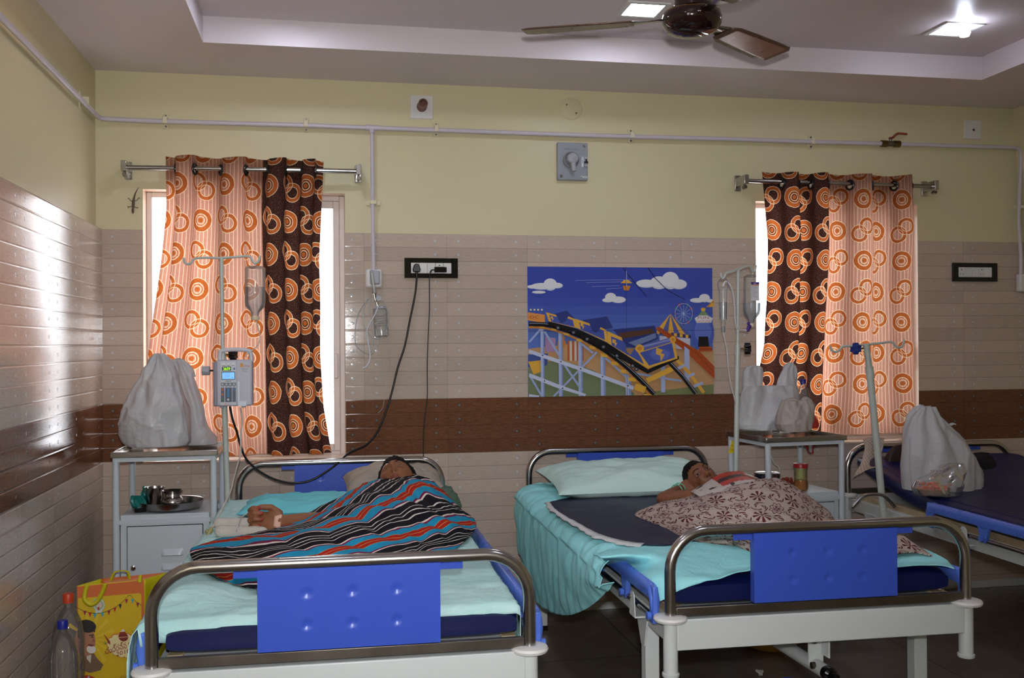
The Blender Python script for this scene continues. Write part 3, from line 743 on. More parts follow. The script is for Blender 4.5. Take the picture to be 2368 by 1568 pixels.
# ---------------------------------------------------------------- ceiling lights and fan
def led(x, y, label):
    t = thing('ceiling_light', label, 'ceiling light', (x, y, ZC), 0, 'square ceiling panel lights')
    obj('frame', G().box((x-.085, y, ZC-.003), (.02, .19, .008)).box((x+.085, y, ZC-.003), (.02, .19, .008)).box((x, y-.085, ZC-.003), (.15, .02, .008)).box((x, y+.085, ZC-.003), (.15, .02, .008)), mPlW, t, bev=.001)
    obj('diffuser', G().box((x, y, ZC-.002), (.15, .15, .005)), mLED2 if x > 2 else mLED, t, sm=0); return t
led(1.171, -.926, 'lit square ceiling panel light beside the fan motor')
led(2.681, -.905, 'lit square ceiling panel light near the right ceiling corner')
led(-.34, -.926, 'lit square ceiling panel light near the left ceiling step')
for x, y in ((-.34, -3.2), (1.17, -3.2), (2.68, -3.2)): led(x, y, 'lit square ceiling panel light overhead behind the camera')
x, y = 2.678, -.99; t = thing('lamp_bulb', 'small glowing bulb hanging just under the right ceiling panel light', 'bulb', (x, y, ZC))
obj('base', G().cyl((x, y, ZC+.002), (x, y, ZC-.02), .012, 16), mPlW, t); obj('globe', G().lathe([(.010, -.018), (.022, -.03), (.026, -.045), (.02, -.06), (0, -.066)], 20, (x, y, ZC)), mLED, t)
x, y = -.86, -1.28; t = thing('downlight', 'small round warm downlight in the lowered left ceiling strip', 'ceiling light', (x, y, ZS))
obj('ring', G().lathe([(.036, 0), (.048, -.003), (.05, .002)], 28, (x, y, ZS)), mPlW, t); obj('lens', G().lathe([(0, -.001), (.036, -.001), (.037, .002)], 24, (x, y, ZS)), mWarm, t)
def fan():
    c = V((1.082, -1.737, 2.534)); t = thing('ceiling_fan', 'dark brown three-blade ceiling fan with gold trim line', 'ceiling fan', (c.x, c.y, ZC))
    mF = M('brown_lacquer', (40, 18, 14), .12, .3, .05, 20, coat=.5); mB = M('fan_blade', (104, 78, 64), .28, .4, .06, 8)
    mo = obj('motor', G().lathe([(0, -.062), (.05, -.06), (.085, -.046), (.102, -.022), (.105, -.004), (.1, .014), (.088, .026), (.07, .03), (.062, .034), (.06, .07), (.064, .074), (.05, .09), (0, .09)], 48, c), mF, t)
    obj('trim_ring', G().tube([c+V((.0985*cos(a*pi/24), .0985*sin(a*pi/24), .016)) for a in range(48)], .0014, 6, True), M('gold_line', (150, 110, 50), .3, .8), mo)
    obj('base_cap', G().lathe([(0, -.066), (.03, -.065), (.042, -.060), (.046, -.056)], 36, c), mF, mo)
    obj('down_rod', G().cyl(c+V((0, 0, .08)), (c.x, c.y, ZC-.03), .0125, 18), mF, t)
    obj('canopy', G().lathe([(.014, -.075), (.05, -.06), (.062, -.01), (.06, .0), (0, 0)], 32, (c.x, c.y, ZC)), mF, t)
    for q in (168, 46, 286):
        a = radians(q)-YAW; e = V((cos(a), sin(a), 0)); n = V((-sin(a), cos(a), 0)); tl = V((0, 0, 1))
        def pt(r, w): return c+e*r+n*w+tl*(-.004-w*.16)
        st = [(.205, -.042, .045), (.24, -.056, .058), (.36, -.062, .064), (.5, -.066, .068), (.575, -.068, .066), (.6, -.05, .052)]
        rows = [[pt(r, w0+(w1-w0)*k/6) for k in range(7)] for r, w0, w1 in st]
        bl = obj('blade', G().grid(rows), mB, t, solid=.004)
        g = G().grid([[pt(r, w)+tl*.004 for w in ww] for r, ww in ((.085, (-.02, 0, .02)), (.15, (-.017, 0, .017)), (.2, (-.034, 0, .036)), (.245, (-.03, 0, .032)))])
        obj('blade_bracket', g, mSteel, bl, solid=.004)
fan()
# ---------------------------------------------------------------- light
w = bpy.data.worlds.new('sky'); SC.world = w; w.use_nodes = True; bg = w.node_tree.nodes['Background']
bg.inputs[0].default_value = lin((248, 250, 255)); bg.inputs[1].default_value = 4.5
fl = bpy.data.lights.new('camera_flash', 'SPOT'); fl.energy = 185; fl.shadow_soft_size = .03; fl.color = (.95, .97, 1); fl.spot_size = radians(90); fl.spot_blend = 1
o = bpy.data.objects.new('camera_flash', fl); COL.objects.link(o); o.matrix_world = Matrix.Translation(CP+CU*.13+CR*.01-CF*.02) @ cam.matrix_world.to_3x3().to_4x4() @ Matrix.Rotation(radians(8), 4, 'Y')
SC.view_settings.view_transform = 'Standard'; SC.view_settings.look = 'None'; SC.view_settings.gamma = 1; SC.view_settings.exposure = .40
SC.cycles.max_bounces = 8; SC.cycles.diffuse_bounces = 3; SC.cycles.glossy_bounces = 3; SC.cycles.transparent_max_bounces = 16; SC.cycles.transmission_bounces = 4
SC.cycles.caustics_reflective = False; SC.cycles.caustics_refractive = False; SC.cycles.sample_clamp_indirect = 4
SC.cycles.use_denoising = True; SC.cycles.use_adaptive_sampling = True; SC.cycles.adaptive_threshold = .12; SC.cycles.adaptive_min_samples = 20
# ---------------------------------------------------------------- beds
BW, BL = .952, 2.2
def bed(label, loc, rz, group):
    t = thing('hospital_bed', label, 'hospital bed', loc, rz, group)
    L = lambda n, g, m, par=None, **k: obj(n, g, m, par or t, world=False, **k)
    R = .0165; Z0, ZT = .59, .842
    def bow(nm, y, s):
        e = .115; P = [(0, y, Z0-.05), (0, y, Z0+.03), (0, y, ZT-e)]
        P += [(e-e*cos(a), y, ZT-e+e*sin(a)) for a in [pi/2*k/8 for k in range(1, 9)]]
        P += [(BW-x, yy, z) for x, yy, z in P[::-1]]
        b = L(nm, G().tube(P, R, 18), mSteel)
        L('cross_bar', G().box((BW/2, y, Z0+.018), (BW-.03, .02, .027)), mDull, b, bev=.002)
        x0, x1, z0, z1 = .255, .715, Z0+.034, ZT-.012; th = .028; nx, nz_ = 69, 33
        rows = []
        for i in range(nz_+1):
            r = []
            for j in range(nx+1):
                x = x0+(x1-x0)*j/nx; z = z0+(z1-z0)*i/nz_; d = 0
                for a in (.265, .51, .755):
                    for c in (.31, .70):
                        q = sqrt((x-x0-a*(x1-x0))**2+(z-z0-c*(z1-z0))**2)
                        if q < .02: d += -.0045*(1-(q/.0145)**2) if q < .0145 else 0; d += .0012*exp(-((q-.0155)/.002)**2)
                r.append(V((x, y-s*(th/2+d), z)))
            rows.append(r)
        g = G().grid(rows); k = len(g.v)
        fr = [rows[0][0], rows[0][-1], rows[-1][-1], rows[-1][0]]
        bk = [V((p.x, y+s*th/2, p.z)) for p in fr]
        loop = rows[0]+[r[-1] for r in rows[1:]]+rows[-1][-2::-1]+[r[0] for r in rows[-2:0:-1]]
        lb = [V((p.x, y+s*th/2, p.z)) for p in loop]; n = len(loop)
        g.add(loop+lb, [(q, (q+1) % n, n+(q+1) % n, n+q) for q in range(n)]+[tuple(range(n, 2*n))])
        L('panel', g, mBlue, b, sm=40)
        for xl in (x0-.03, x1+.03): L('panel_lug', G().box((xl, y, ZT-.022), (.06, .003, .022)), mBlue, b, bev=.001)
        return b
    bow('footboard', 0, 1); bow('headboard', BL, 1)
    for y, nm in ((0, 'foot_beam'), (BL, 'head_beam')):
        L(nm, G().box((BW/2, y, Z0-.047), (BW-.03, .034, .09)), mWhite, bev=.003)
        for x in (0, BW):
            s = L('corner_sleeve', G().lathe([(.0, -.17), (.024, -.17), (.0255, -.166), (.0255, -.160), (.0215, -.158), (.0215, -.006)], 24, (x, y, Z0)), mWhite)
            L('collar', G().lathe([(.016, .012), (.03, .012), (.047, .008), (.05, .002), (.047, -.005), (.02, -.007)], 32, (x, y, Z0-.002)), mClip if False else mPlW, s)
    for x in (.012, BW-.012):
        L('side_beam', G().box((x, BL/2, Z0-.045), (.04, BL-.04, .06)), mWhite, bev=.003)
        L('mesh_angle', G().box((x+(.03 if x < .5 else -.03), BL/2, Z0-.005), (.04, BL-.16, .035)), M('rusty_white', (170, 150, 118), .6, 0, .3, 18), bev=.003)
    L('deck', G().box((BW/2, BL/2, Z0+.0), (BW-.06, BL-.1, .012)), mWhite)
    for x in (.015, BW-.015):
        for y in (.24, BL-.24):
            l = L('leg', G().box((x, y, (Z0-.07)/2), (.045, .045, Z0-.07)), mWhite, bev=.002)
            sx = -1 if x < .5 else 1
            L('gusset', G().prism([(-.05, 0), (.06, 0), (.012, -.085), (-.02, -.085)], (0, 1, 0), (0, 0, 1), (sx, 0, 0), (x+sx*.021, y, Z0-.062), .006), mWhite, l, bev=.001)
            L('foot_cap', G().box((x, y, .012), (.05, .05, .024)), mBlk, l, bev=.002)
    for x, sx in ((-.03, -1), (BW+.03, 1)):
        ya, yb = .045, 1.42; zt = .655; nn = []
        prof = [(-.012, -.022), (.013, -.022), (.017, .0), (.014, .016), (.006, .022), (-.004, .022), (-.012, .016), (-.015, 0)]
        rows = []
        for y, zz, sc in ((ya, -.05, .7), (ya+.004, -.03, 1), (ya+.014, -.008, 1), (ya+.034, 0, 1), (yb-.034, 0, 1), (yb-.014, -.008, 1), (yb-.004, -.03, 1), (yb, -.05, .7)):
            rows.append([V((x+sx*a*sc, y, zt+zz+b)) for a, b in prof])
        g = G().grid(rows, wrap=True); k = len(prof); n = len(rows)
        g.f += [list(range(k))[::-1], [(n-1)*k+q for q in range(k)]]; g.m += [0, 0]
        r = L('side_rail', g, mRail, sm=50)
        for y in (ya+.012, ya+.30, ya+.62, ya+.98, yb-.02):
            d = y < .1 or y > yb-.1
            L('rail_hinge', G().prism([(-.06, .03), (.06, .03), (.028, -.03), (.018, -.075), (-.018, -.075), (-.028, -.03)] if not d else [(-.02, .03), (.02, .03), (.018, -.08), (-.018, -.08)], (0, 1, 0), (0, 0, 1), (sx, 0, 0), (x-sx*.006, y, zt-.012), .016), mRail, r, bev=.003)
            L('hinge_pin', G().cyl((x-.012, y, zt-.07), (x+.024*sx, y, zt-.07), .0115, 16), mRail, r)
        L('slide_rod', G().cyl((x, ya+.01, zt-.078), (x, yb, zt-.078), .0085, 14), mSteel, r)
        for y in (ya+.19, ya+.62, ya+1.1):
            q = L('rail_bracket', G().prism([(-.03, -.04), (.03, -.04), (.02, .026), (.008, .036), (-.008, .036), (-.02, .026)], (0, 1, 0), (0, 0, 1), (sx, 0, 0), (x+sx*.012, y, Z0-.012), .004).box((x-sx*.008, y, Z0-.052), (.046, .06, .006)), mWhite, bev=.001)
            L('bolt', G().cyl((x+sx*.014, y+.016, Z0+.004), (x+sx*.021, y+.016, Z0+.004), .006, 8), mDull, q)
    g = G().cyl((BW*.53, .03, Z0-.2), (BW*.53, 1.0, Z0-.22), .022, 20); c = L('crank_tube', g, mWhite)
    L('crank_end', G().lathe([(0, 0), (.022, 0), (.022, .028), (.014, .034), (.014, .058), (0, .06)], 20).xf(Matrix.Translation((BW*.53, .03, Z0-.2)) @ Matrix.Rotation(pi/2, 4, 'X')), mGBlk, c)
    L('crank_hanger', G().box((BW*.53, .1, Z0-.145), (.05, .006, .11)).box((BW*.53+.02, .075, Z0-.12), (.006, .05, .09)), mWhite, c, bev=.001)
    L('bolt', G().cyl((BW*.53-.03, .07, Z0-.19), (BW*.53-.018, .07, Z0-.19), .011, 8).cyl((BW*.53-.012, .092, Z0-.12), (BW*.53-.012, .08, Z0-.12), .009, 8), mDull, c)
    return t
G1 = 'steel-bow hospital beds along the back wall'
B1 = (-.611, -2.446, -.008); B2 = (.801, -2.259, -.013); B3 = (2.475, -2.418, -.018)
bd = bed('white hospital bed on the left, with the blue striped blanket on it', (B1[0], B1[1], 0), B1[2], G1)
dup(bd, (B2[0], B2[1], 0), B2[2], 'white hospital bed in the middle, with the brown floral blanket on it', G1)
dup(bd, (B3[0], B3[1], 0), B3[2], 'white hospital bed at the right edge, carrying a knotted white bag', G1)
def bp(B, x, y, z): c, s = cos(B[2]), sin(B[2]); return V((B[0]+c*x-s*y, B[1]+s*x+c*y, z))
def mattress(B, label, pr_, group='navy rexine mattresses'):
    """pr_: list of (y, z centre lift, tilt) stations along the bed"""
    t = thing('mattress', label, 'mattress', bp(B, BW/2, 1.1, .6), B[2], group); g = G(); rows = []; hw = .458; th = .088
    P = []
    for k in range(40):
        a = 2*pi*k/40; cx, cz = cos(a), sin(a); e = .28
        sx = math.copysign(abs(cx)**e, cx)*hw; sz = math.copysign(abs(cz)**e, cz)*th/2; P.append((sx, sz))
    st = cr([V((y, z, 0)) for y, z in pr_], 8)
    for i, q in enumerate(st):
        a = st[max(i-1, 0)]; b = st[min(i+1, len(st)-1)]; d = (b-a).normalized()
        n = len(st)-1; f = min(1, sqrt(max(0, 1-((3-min(i, n-i))/3)**2))) if min(i, n-i) < 3 else 1; f = max(f, .55)
        rows.append([bp(B, BW/2+x*(1-.03*(1-f)), q.x-d.y*z*f, q.y+z*f*d.x) for x, z in P])
    g.grid(rows, wrap=True); k = len(P); n = len(rows)
    g.f += [list(range(k))[::-1], [(n-1)*k+q for q in range(k)]]; g.m += [0, 0]
    obj('cover', g, mNavy, t, sm=60)
    pp = G()
    for sg in (1, -1):
        pp.tube([r[[5, 15][sg < 0]]+V((0, 0, .0)) for r in rows[3:-3]], .003, 6)
    obj('piping', pp, mNavy, t); return t
zc = .599+.044
mattress(B1, 'navy rexine mattress under the left patient in the striped blanket', [(.05, zc), (.3, zc), (.7, zc), (1.2, zc), (1.7, zc), (2.15, zc)])
mattress(B2, 'navy rexine mattress under the girl in the floral blanket', [(.05, zc), (.3, zc), (.7, zc), (1.2, zc), (1.7, zc), (2.15, zc)])
mattress(B3, 'bare navy rexine mattress with its head end raised, right bed', [(.05, zc), (.5, zc), (1.0, zc), (1.4, zc), (1.62, zc+.012), (1.85, zc+.06), (2.14, zc+.13)])
# ---------------------------------------------------------------- bed linen
mSheetP = clothmat('faded_teal_sheet', (170, 226, 226), (206, 230, 226), 5, .012)
mSheetT = clothmat('teal_drape_sheet', (150, 232, 238), (172, 236, 240), 6, .010)
mPilT = clothmat('teal_pillow_cover', (86, 186, 202), (132, 208, 214), 5, .010)
mPilG = clothmat('pale_green_pillow_cover', (210, 230, 220), (188, 224, 218), 4, .010)
mPilGy = clothmat('grey_beige_pillow', (176, 164, 150), (150, 138, 126), 7, .01)
mTowel = clothmat('off_white_towel', (206, 200, 190), (184, 176, 166), 30, .012)
mGreenC = clothmat('green_grey_cloth', (96, 118, 100), (56, 74, 62), 30, .01)
mMack = M('navy_rubber_sheet', (14, 24, 56), .5, 0, .12, 9, .002, 14)
mTorn = M('torn_white_lining', (206, 206, 206), .8, 0, .08, 60, .004, 90)
def bgrid(B, xs, ys, f):
    return [[bp(B, *f(x, y)) for x in xs] for y in ys]
def rng(a, b, n): return [a+(b-a)*i/(n-1) for i in range(n)]
ZM = .689
def sheet1(x, y):
    e = max(0, abs(x-.476)-.452); d = max(0, e-.012)
    z = ZM+.004-min(.16, d*5+e*.6); 
    if x < .3:
        h = max(0, -.0-x); return (max(x, -.055-.10*h) if h else x), (.062 if y < .062 and h < .02 else max(y, .02)), ZM+.004+.010*noise.noise(V((x*4, y*5, 2)))*(h < .02)+.018*exp(-((x-.07)/.09)**2-((y-1.75)/.16)**2)+.022*exp(-((x-.05)/.12)**2-((y-.32)/.10)**2)-max(0, h-.045)*1.7-max(0, h-.02)*.3-(max(0, .075+noise.noise(V((x*3.1, 1, 5)))*.02-y)*1.1 if h < .03 else 0)
    xx = .476+math.copysign(min(abs(x-.476), .464+.012*noise.noise(V((y*3, 2, 1)))), x-.476)
    f = noise.noise(V((x*3.1, 1, 5)))*.02
    fr = max(0, .075+f-y); yy = y
    if fr > 0: z -= fr*(1.1 if x < .5 else .55); yy = .062-fr*.12
    z += .010*max(0, noise.noise(V((x*1.6, y*9+x*3, 2))))*(1 if y > .1 else .4)+.018*exp(-((x-.07)/.09)**2-((y-1.75)/.16)**2)+.022*exp(-((x-.05)/.12)**2-((y-.32)/.10)**2)
    return xx, yy, z
rows = bgrid(B1, rng(-.13, .972, 100), rng(.030, 2.10, 150), sheet1)
rows = wrinkle(rows, .0055, 9, 3, (1, 2.6, 1), .6)
t = tag(obj('bed_sheet', G().grid(rows), mSheetP, sm=180, solid=.002), 'pale faded teal sheet spread over the left bed', 'bed sheet')
def drape(ctrl, nu, nv, amp, sc, seed, mt, name, label, cat, ridge=.5, st=(1, 1, 1), solid=.003, uvs=None, **k):
    r = wrinkle(patch(ctrl, nu, nv), amp, sc, seed, st, ridge)
    uv = uvs(len(r), len(r[0])) if uvs else None
    return tag(obj(name, G().grid(r, 0, uv), mt, sm=180, solid=solid), label, cat, **k)
# the big teal sheet of the middle bed: top, edge, hanging side
def ctl(yw, xt, zb, xb): return [V((xt+.36, yw, ZM+.003)), V((xt+.10, yw, ZM+.004)), V((xt-.015, yw, ZM+.002)), V((xt-.09, yw, ZM-.03)), V((xt-.115, yw, ZM-.10)), V(((xt-.115+xb)/2-.010, yw, (ZM-.10+zb)/2)), V((xb, yw, zb))]
C = [ctl(-.19, .84, .50, .74), ctl(-.36, .83, .40, .715), ctl(-.55, .82, .33, .705), ctl(-.80, .82, .275, .70), ctl(-1.08, .815, .30, .705), ctl(-1.34, .815, .355, .71), ctl(-1.58, .81, .44, .72), ctl(-1.76, .81, .53, .735), ctl(-1.86, .81, .60, .75)]
drape(C, 12, 12, .013, 7, 21, mSheetT, 'drape_sheet', 'creased teal sheet hanging over the near side of the middle bed', 'bed sheet', .65, (1, 1.6, .7))
P = lambda *q: wz(*q)
C = [[P(1372, 1282, ZM+.02), P(1420, 1272, ZM+.02), P(1500, 1262, ZM+.012), P(1600, 1252, ZM+.008), P(1700, 1250, ZM+.008), P(1790, 1252, ZM+.006)],
     [P(1392, 1290, ZM+.028), P(1450, 1286, ZM+.03), P(1520, 1280, ZM+.022), P(1610, 1270, ZM+.016), P(1710, 1268, ZM+.014), P(1800, 1270, ZM+.008)],
     [wx(1402, 1304, .765), wx(1452, 1312, .80), P(1545, 1305, ZM+.016), P(1620, 1300, ZM+.010), P(1720, 1292, ZM+.01), P(1810, 1290, ZM+.008)],
     [wx(1440, 1325, .765), wx(1482, 1338, .775), wx(1528, 1335, .80), P(1625, 1335, ZM+.002), P(1690, 1318, ZM+.004), P(1770, 1306, ZM+.006)],
     [wx(1478, 1352, .765), wx(1500, 1378, .772), wx(1522, 1392, .785), wy(1590, 1358, -2.225), wy(1680, 1332, -2.215), wy(1760, 1312, -2.2)]]
drape(C, 12, 10, .006, 10, 4, mSheetT, 'folded_sheet', 'bunched end of teal sheet at the foot of the middle bed', 'bed sheet', .5)
C = [[P(1960, 1262, ZM+.004), P(2060, 1262, ZM+.02), P(2120, 1266, ZM+.022), P(2160, 1280, ZM+.012), P(2190, 1296, ZM+.002)],
     [P(1960, 1285, ZM+.004), P(2060, 1290, ZM+.012), P(2125, 1288, ZM+.014), P(2172, 1296, ZM+.006), P(2204, 1312, ZM-.002)],
     [P(1960, 1312, ZM+.003), P(2060, 1312, ZM+.003), P(2125, 1308, ZM+.003), P(2176, 1308, ZM+.002), P(2207, 1316, ZM-.003)]]
drape(C, 10, 8, .002, 10, 9, mSheetT, 'folded_sheet', 'small end of teal sheet beside the right post of the middle footboard', 'bed sheet')
# navy rubber sheet with torn white edge
C = [[P(1268, 1162, ZM+.020), P(1330, 1150, ZM+.014), P(1400, 1146, ZM+.018), P(1470, 1143, ZM+.016), P(1540, 1146, ZM+.014), P(1620, 1150, ZM+.01), P(1720, 1150, ZM+.008)],
     [P(1290, 1186, ZM+.020), P(1350, 1172, ZM+.016), P(1420, 1168, ZM+.018), P(1500, 1166, ZM+.014), P(1580, 1168, ZM+.01), P(1660, 1170, ZM+.009), P(1760, 1170, ZM+.008)],
     [P(1345, 1218, ZM+.020), P(1400, 1206, ZM+.014), P(1470, 1200, ZM+.014), P(1550, 1198, ZM+.020), P(1630, 1196, ZM+.01), P(1710, 1196, ZM+.009), P(1800, 1196, ZM+.008)],
     [P(1404, 1247, ZM+.012), P(1460, 1236, ZM+.014), P(1530, 1228, ZM+.020), P(1600, 1224, ZM+.01), P(1670, 1222, ZM+.009), P(1750, 1222, ZM+.008), P(1840, 1222, ZM+.008)],
     [P(1478, 1259, ZM+.020), P(1530, 1262, ZM+.020), P(1580, 1258, ZM+.01), P(1640, 1252, ZM+.009), P(1710, 1250, ZM+.008), P(1790, 1248, ZM+.008), P(1880, 1246, ZM+.008)]]
rr = wrinkle(patch(C, 10, 10), .003, 8, 2, (1, 2, 1), .4)
for r_ in rr:
    for p_ in r_: p_.z = max(p_.z, ZM+.016)
t = tag(obj('rubber_sheet', G().grid(rr), mMack, sm=180, solid=.003), 'dark navy rubber sheet with a ragged white edge on the middle bed', 'rubber sheet')
ed = [r[0] for r in rr]+[rr[-1][j] for j in range(1, 4)]; a_, b_ = [], []
for i, q in enumerate(ed):
    d = (ed[min(i+1, len(ed)-1)]-ed[max(i-1, 0)]).normalized(); n = V((d.y, -d.x, 0)); n = -n if n.x > 0 else n
    wI = .006+.020*(i/len(ed))**1.5
    a_.append(q+V((0, 0, .004))-n*(.002+.004*abs(noise.noise(V((i*.9, 1, 1)))))); b_.append(q+n*(wI+.022*abs(noise.noise(V((i*1.3, 3, 2))))+.012*abs(noise.noise(V((i*4.7, 1, 2)))))*1.4+V((0, 0, -.001)))
m_ = [(p+q)/2+V((0, 0, .002)) for p, q in zip(a_, b_)]
obj('torn_edge', G().grid([a_, m_, b_]), mTorn, t, sm=180, solid=.003)
def pillow(label, c, w, d, h, rz, mt, name='pillow', tilt=0, seed=0, amp=.012, **k):
    R = Matrix.Rotation(rz, 3, 'Z') @ Matrix.Rotation(tilt, 3, 'X'); n = 44; g = G()
    def sf(sg):
        out = []
        for i in range(n+1):
            r = []
            for j in range(n+1):
                u, v = 2*j/n-1, 2*i/n-1; p = (max(0, 1-abs(u)**3.2)*max(0, 1-abs(v)**3.2))**.5
                px_ = u*w/2*(1-.10*(1-abs(u))*0-.06*abs(u)*(1-v*v)); py_ = v*d/2*(1-.07*abs(v)*(1-u*u))
                z = sg*h*p*(.62 if sg > 0 else .38)
                q = V((px_, py_, z)); q.z += p*amp*fbm(V((u*2.2+seed, v*2.6, sg+seed)))
                r.append(V(c)+R @ q)
            out.append(r)
        return out
    g.grid(sf(1)); s = len(g.f); g.grid(sf(-1)); g.f[s:] = [f[::-1] for f in g.f[s:]]
    return tag(obj(name, g, mt, sm=180), label, 'pillow' if 'pillow' in name else k.pop('cat', 'cloth'), **k)
pillow('flat teal pillow lying beside the left patient', (-.24, -.80, ZM+.034), .60, .34, .075, -.05, mPilT, seed=2, amp=.02)
pillow('grey-beige pillow under the head of the left patient', (.115, -.50, ZM+.062), .46, .30, .135, .02, mPilGy, tilt=.22, seed=6, amp=.03)
pillow('wide pale green pillow at the head of the middle bed', (1.24, -.52, ZM+.060), .84, .56, .125, -.02, mPilG, tilt=.07, seed=9, amp=.022)
pillow('folded dark green cloth tucked beside the left patient shoulder', wz(1030, 1158, .735), .10, .13, .085, .3, mGreenC, 'folded_cloth', .35, 4, .010)
# rolled towel under the hand
t = thing('rolled_towel', 'rolled off-white towel under the left patient hand', 'towel', wz(530, 1222, .70))
for k, (p0, p1, r) in enumerate((((506, 1211, .724), (596, 1211, .722), .022), ((510, 1229, .716), (606, 1232, .714), .022))):
    a, b = wz(*p0), wz(*p1); pts = [a+(b-a)*i/10+V((0, 0, .003*noise.noise(V((i, k, 2))))) for i in range(11)]
    g = G().tube(pts, [r*(1+.12*noise.noise(V((i*1.3, k*4, 1)))) for i in range(11)], 22, rnd=True)
    obj('roll', g, mTowel, t)
# ---------------------------------------------------------------- the two patients
def frame(f, u):
    u = V(u).normalized(); f = V(f); f = (f-u*f.dot(u)).normalized(); return u.cross(f), f, u
def headshape(x, y, z, s):
    """x right, y towards the face, z crown: unit direction -> point of the head (metres)"""
    d = V((x, y, z)); rx, ry, rz = .074, .094, .104
    px, py, pz = x*rx, y*ry, z*rz
    if z < 0:
        px *= 1-.30*min(1, (-z))**1.3
        if y < 0: py *= 1-.30*(-z)
    if y > 0:
        py *= .93; py -= .010*max(0, abs(x)-.35)*y
        py += .012*max(0, -z)*y
    if y > 0:
        def gsn(cx, cz, sx, sz): return exp(-((px-cx)/sx)**2-((pz-cz)/sz)**2)
        b = .017*gsn(0, -.024, .010, .011)+.010*gsn(0, -.008, .0085, .018)+.004*gsn(0, .014, .009, .014)
        for q in (-1, 1):
            b += .007*gsn(q*.0115, -.027, .006, .006)-.010*gsn(q*.031, .008, .017, .010)+.0045*gsn(q*.030, .029, .022, .007)+.005*gsn(q*.042, -.018, .018, .018)
            b += .0042*gsn(q*.031, .014, .012, .005)
        b += .0062*gsn(0, -.0465, .015, .0042)+.0072*gsn(0, -.0575, .013, .0052)-.0052*gsn(0, -.0518, .017, .0022)+.007*gsn(0, -.083, .016, .012)-.003*gsn(0, -.069, .018, .005)
        py += b*min(1, y*2.5)
    return px*s, py*s, pz*s
def headgeo(g, C, fr, s):
    X_, Y_, Z_ = fr; n, k = 110, 90; T = lambda x, y, z: C+X_*x+Y_*y+Z_*z; vs = []
    for i in range(k+1):
        th = min(max(pi*i/k, .01), pi-.01)
        for j in range(n):
            a = 2*pi*j/n; vs.append(T(*headshape(sin(th)*cos(a), sin(th)*sin(a), cos(th), s)))
    fs = [(i*n+j, (i+1)*n+j, (i+1)*n+(j+1) % n, i*n+(j+1) % n) for i in range(k) for j in range(n)]+[tuple(range(n)), tuple(k*n+j for j in range(n))[::-1]]
    g.add(vs, fs)
    for q in (-1, 1):
        R = Matrix((X_, Y_, Z_)).transposed()
        g.tube([T(q*.074*s+q*.006*s*abs(sin(a)), (-.008+.012*cos(a))*s, (-.008+.026*sin(a))*s) for a in [2*pi*m/18 for m in range(18)]], .0055*s, 8, True)
        g.ball(T(q*.070*s, -.008*s, -.008*s), (.008*s, .012*s, .024*s), 14, 8, R)
    return T
def capsule(g, pts, r, n=18): g.tube(cr([V(p) for p in pts], 6), sum([[r[i]+(r[i+1]-r[i])*q/6 for q in range(6)] for i in range(len(r)-1)], [])+[r[-1]], n, rnd=True)
def hairgeo(T, s, line, off, seed, back=-.055):
    n, k = 96, 60; rows, g = {}, G(); vs = {}
    def ok(th, a):
        x, y, z = sin(th)*cos(a), sin(th)*sin(a), cos(th); px, py, pz = x*.074, y*.094, z*.104
        if y > -.12: return pz > line(px, py)+.009*noise.noise(V((px*210, pz*40, seed)))
        return pz > back+.006*noise.noise(V((px*90, 2, seed)))
    idx = {}
    for i in range(k+1):
        for j in range(n):
            th = min(max(pi*i/k, .01), pi-.01); a = 2*pi*j/n; x, y, z = sin(th)*cos(a), sin(th)*sin(a), cos(th)
            hx, hy, hz = headshape(x, y, z, s); o = off*s*(1+.35*noise.noise(V((x*7, y*7, z*5+seed)))+.55*noise.noise(V((x*34, y*34, z*12+seed)))); L = sqrt(hx*hx+hy*hy+hz*hz); o *= min(1, max(.12, ((z*.104-line(x*.074, y*.094)) if y > -.12 else 1)/.028))
            q = 1+o/L; idx[i, j] = len(g.v); g.v.append(T(hx*q, hy*q, hz*q))
    for i in range(k):
        for j in range(n):
            if ok(pi*(i+.5)/k, 2*pi*(j+.5)/n): g.f.append([idx[i, j], idx[i+1, j], idx[i+1, (j+1) % n], idx[i, (j+1) % n]]); g.m.append(0)
    return g
